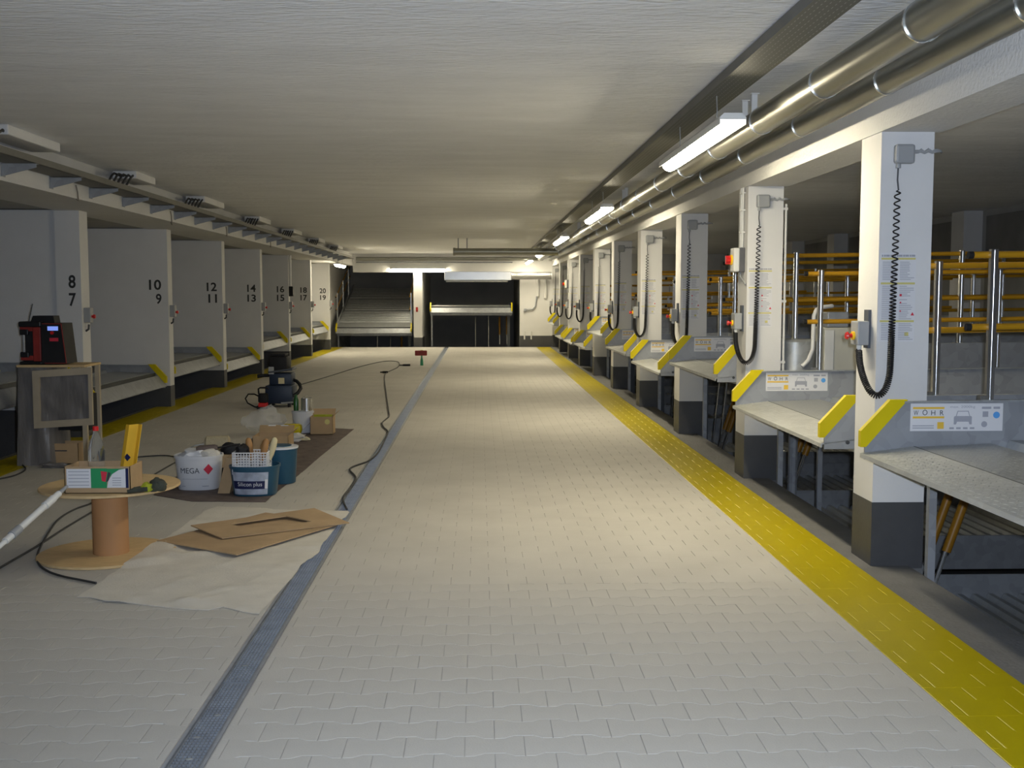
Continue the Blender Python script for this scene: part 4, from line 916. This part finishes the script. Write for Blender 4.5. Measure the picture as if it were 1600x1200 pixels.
for i in range(nn):
    for j in range(nn): a = i * (nn + 1) + j; m_.f.append((a, a + nn + 1, a + nn + 2, a + 1))
m_.map(tilt).build('window_film', 'film', t, smooth=True)
MB().box(-4.10, -3.50, 9.82, 10.24, 0.872, 0.892).build('top_board', 'osb', t)
for x, y in ((-3.52, 9.85), (-3.52, 10.2), (-3.86, 9.85)): MB().box(x - 0.02, x + 0.02, y - 0.02, y + 0.02, 0.0, 0.875).build('leg', 'tape', t)
MB().box(-3.80, -3.50, 9.90, 10.1, 0.30, 0.62).build('machine_body', 'black_plastic', t)
t, a, b, y0, y1 = carton('carton', 100, 726, 0.26, 0.2, 0.19, 'carton standing under the plastic covered stand', flaps=False)
MB().box(a + 0.04, b - 0.1, y0 - 0.001, y0, 0.12, 0.13).build('hand_slot', 'print_dark', t)
blob_t = thing('film_scrap', G(95, 728), 'crumpled plastic film lying at the foot of the covered stand', 'plastic film')
o_ = G(90, 728); blob((o_.x, o_.y - 0.1, 0.02), 0.05, 'film', 'scrap', blob_t, 21.0, (2.4, 1.0, 0.5), 0.6)
t = thing('jobsite_radio', (-3.9, 10.0, 0.892), 'black and red jobsite radio with blue display on the covered stand', 'radio')
R0 = 0.892
def rp(p): return Vector((p.x, p.y, p.z))
MB().prism([(-3.885, R0 + 0.01), (-3.665, R0 + 0.01), (-3.70, R0 + 0.37), (-3.885, R0 + 0.37)], 'y', 9.85, 10.1).build('body', 'black_plastic', t)
MB().box(-4.06, -3.885, 9.88, 10.1, R0 + 0.03, R0 + 0.345).build('side_body', 'black_plastic', t)
for z0, z1 in ((0.0, 0.03), (0.335, 0.385)): MB().rbox(-4.09, -3.89, 9.86, 10.12, R0 + z0, R0 + z1, 0.012).build('bumper', 'black_rubber', t)
MB().rbox(-3.965, -3.895, 9.86, 9.88, R0 + 0.03, R0 + 0.335, 0.006).box(-4.075, -3.965, 9.862, 9.878, R0 + 0.04, R0 + 0.08).box(-4.075, -3.965, 9.862, 9.878, R0 + 0.30, R0 + 0.335).build('red_frame', 'red_dark', t)
MB().tube([(-4.045, 9.865, R0 + 0.07), (-4.045, 9.865, R0 + 0.31)], 0.012, 10).build('grab_bar', 'galv_dull', t)
for z in (0.09, 0.29): MB().rbox(-4.075, -4.0, 9.85, 9.88, R0 + z - 0.025, R0 + z + 0.025, 0.008).build('bar_clamp', 'black_rubber', t)
m_ = MB(); e0, e1 = 9.842, 9.852
m_.prism([(-3.672, R0 + 0.012), (-3.666, R0 + 0.012), (-3.703, R0 + 0.368), (-3.709, R0 + 0.368)], 'y', e0, e1).box(-3.86, -3.668, e0, e1, R0 + 0.012, R0 + 0.018).box(-3.87, -3.703, e0, e1, R0 + 0.362, R0 + 0.368)
m_.build('red_trim', 'red_dark', t)
MB().box(-3.825, -3.735, e0, e1, R0 + 0.305, R0 + 0.342).build('display', 'display', t)
MB().tube([(-3.785, 9.85, R0 + 0.285), (-3.785, 9.832, R0 + 0.285)], 0.015, 14).build('knob', 'red', t)
MB().box(-3.81, -3.735, e0, e1, R0 + 0.21, R0 + 0.24).build('badge', 'print_red', t)
MB().prism([(-4.0, R0 + 0.385), (-3.79, R0 + 0.37), (-3.80, R0 + 0.435), (-3.98, R0 + 0.435)], 'y', 9.92, 10.06).build('battery_cover', 'black_plastic', t)
MB().tube([(-4.03, 9.95, R0 + 0.38), (-3.99, 9.95, R0 + 0.54)], 0.005, 8).build('antenna', 'steel_dark', t)

# far brush
o_ = G(659, 571)
t = thing('hand_brush', o_, 'red brush head on a short green handle far down the aisle', 'brush')
MB().lathe([(0.03, 0.0), (0.035, 0.01), (0.03, 0.12), (0.016, 0.17), (0.016, 0.22)], o_, 14).build('handle', 'green_plastic', t, smooth=True)
MB().rbox(o_.x - 0.145, o_.x + 0.115, o_.y - 0.05, o_.y + 0.05, 0.215, 0.325, 0.015).build('brush_head', 'red_dark', t)
MB().rbox(o_.x - 0.03, o_.x + 0.03, o_.y - 0.03, o_.y + 0.03, 0.325, 0.34, 0.005).build('clip', 'sponge', t)

# cables on the floor
def smooth_path(pts, n=8):
    C = [Vector(p) for p in pts]; out = []
    for i in range(len(C) - 1):
        p0, p1, p2, p3 = C[max(i - 1, 0)], C[i], C[i + 1], C[min(i + 2, len(C) - 1)]
        for j in range(n):
            t = j / n; out.append(0.5 * (2 * p1 + (p2 - p0) * t + (2 * p0 - 5 * p1 + 4 * p2 - p3) * t * t + (3 * p1 - p0 - 3 * p2 + p3) * t ** 3))
    return out + [C[-1]]
def cable(px, r, m, label, name='floor_cable'):
    pts = smooth_path([G(u, v, r + 0.002) for u, v in px])
    return MB().tube(pts, r, 8).build(name, m, smooth=True), label
t = thing('extension_cable', G(620, 575), 'long thin black cable winding along the drain to the far end', 'cable')
o1, _ = cable([(466, 602), (520, 586), (560, 573.5), (597, 565), (618, 564.5), (624, 568), (621, 574), (605, 582), (601, 590), (603, 612), (607, 640), (608, 650), (603, 655), (597, 661), (600, 668), (606, 675), (600, 690), (590, 708), (576, 720), (552, 729), (547, 735), (556, 747), (546, 764), (536, 779), (542, 796)], 0.008, 'cable', '')
o1.parent = t; o1.location = -t.location; o1.name = 'cord'
for (u0, u1, v) in ((624, 641, 570.5), (594, 606, 581.5)):
    a, b = G(u0, v, 0.02), G(u1, v, 0.02); ob = MB().tube([a, a.lerp(b, 0.3), a.lerp(b, 0.35), b], [0.012, 0.014, 0.022, 0.022], 10).build('plug', 'black_plastic', t)
for px, lab in (([(-40, 912), (0, 887), (60, 852), (100, 826), (145, 799), (185, 775), (240, 742), (262, 729), (275, 722)], 'grey cable passing behind the cable drum to the white bucket'),
                ([(215, 745), (180, 765), (145, 785), (116, 796), (92, 811), (76, 832), (60, 862), (60, 880), (74, 892), (96, 900), (125, 906), (150, 911)], 'dark cable looping around the foot of the cable drum'),
                ([(-40, 755), (0, 748), (25, 742), (40, 733), (34, 724), (45, 719), (65, 712), (80, 700)], 'thin cable in front of the covered stand'),
                ([(205, 715), (235, 712.5), (262, 712), (285, 717)], 'short black cable between the carton and the white bucket')):
    o1, _ = cable(px, 0.0065, 'cable', lab); tag(o1, lab, 'cable', 'cables on the floor')
for o in D.objects:
    if '_o' in o: del o['_o']
    if o.parent and o.name.split('.')[0] in ('print_lines', 'small_print', 'heading', 'red_symbols', 'yellow_bars', 'lettering', 'load_lettering', 'number_lettering', 'car_pictogram', 'mesh_wall', 'grating'): o['kind'] = 'stuff'
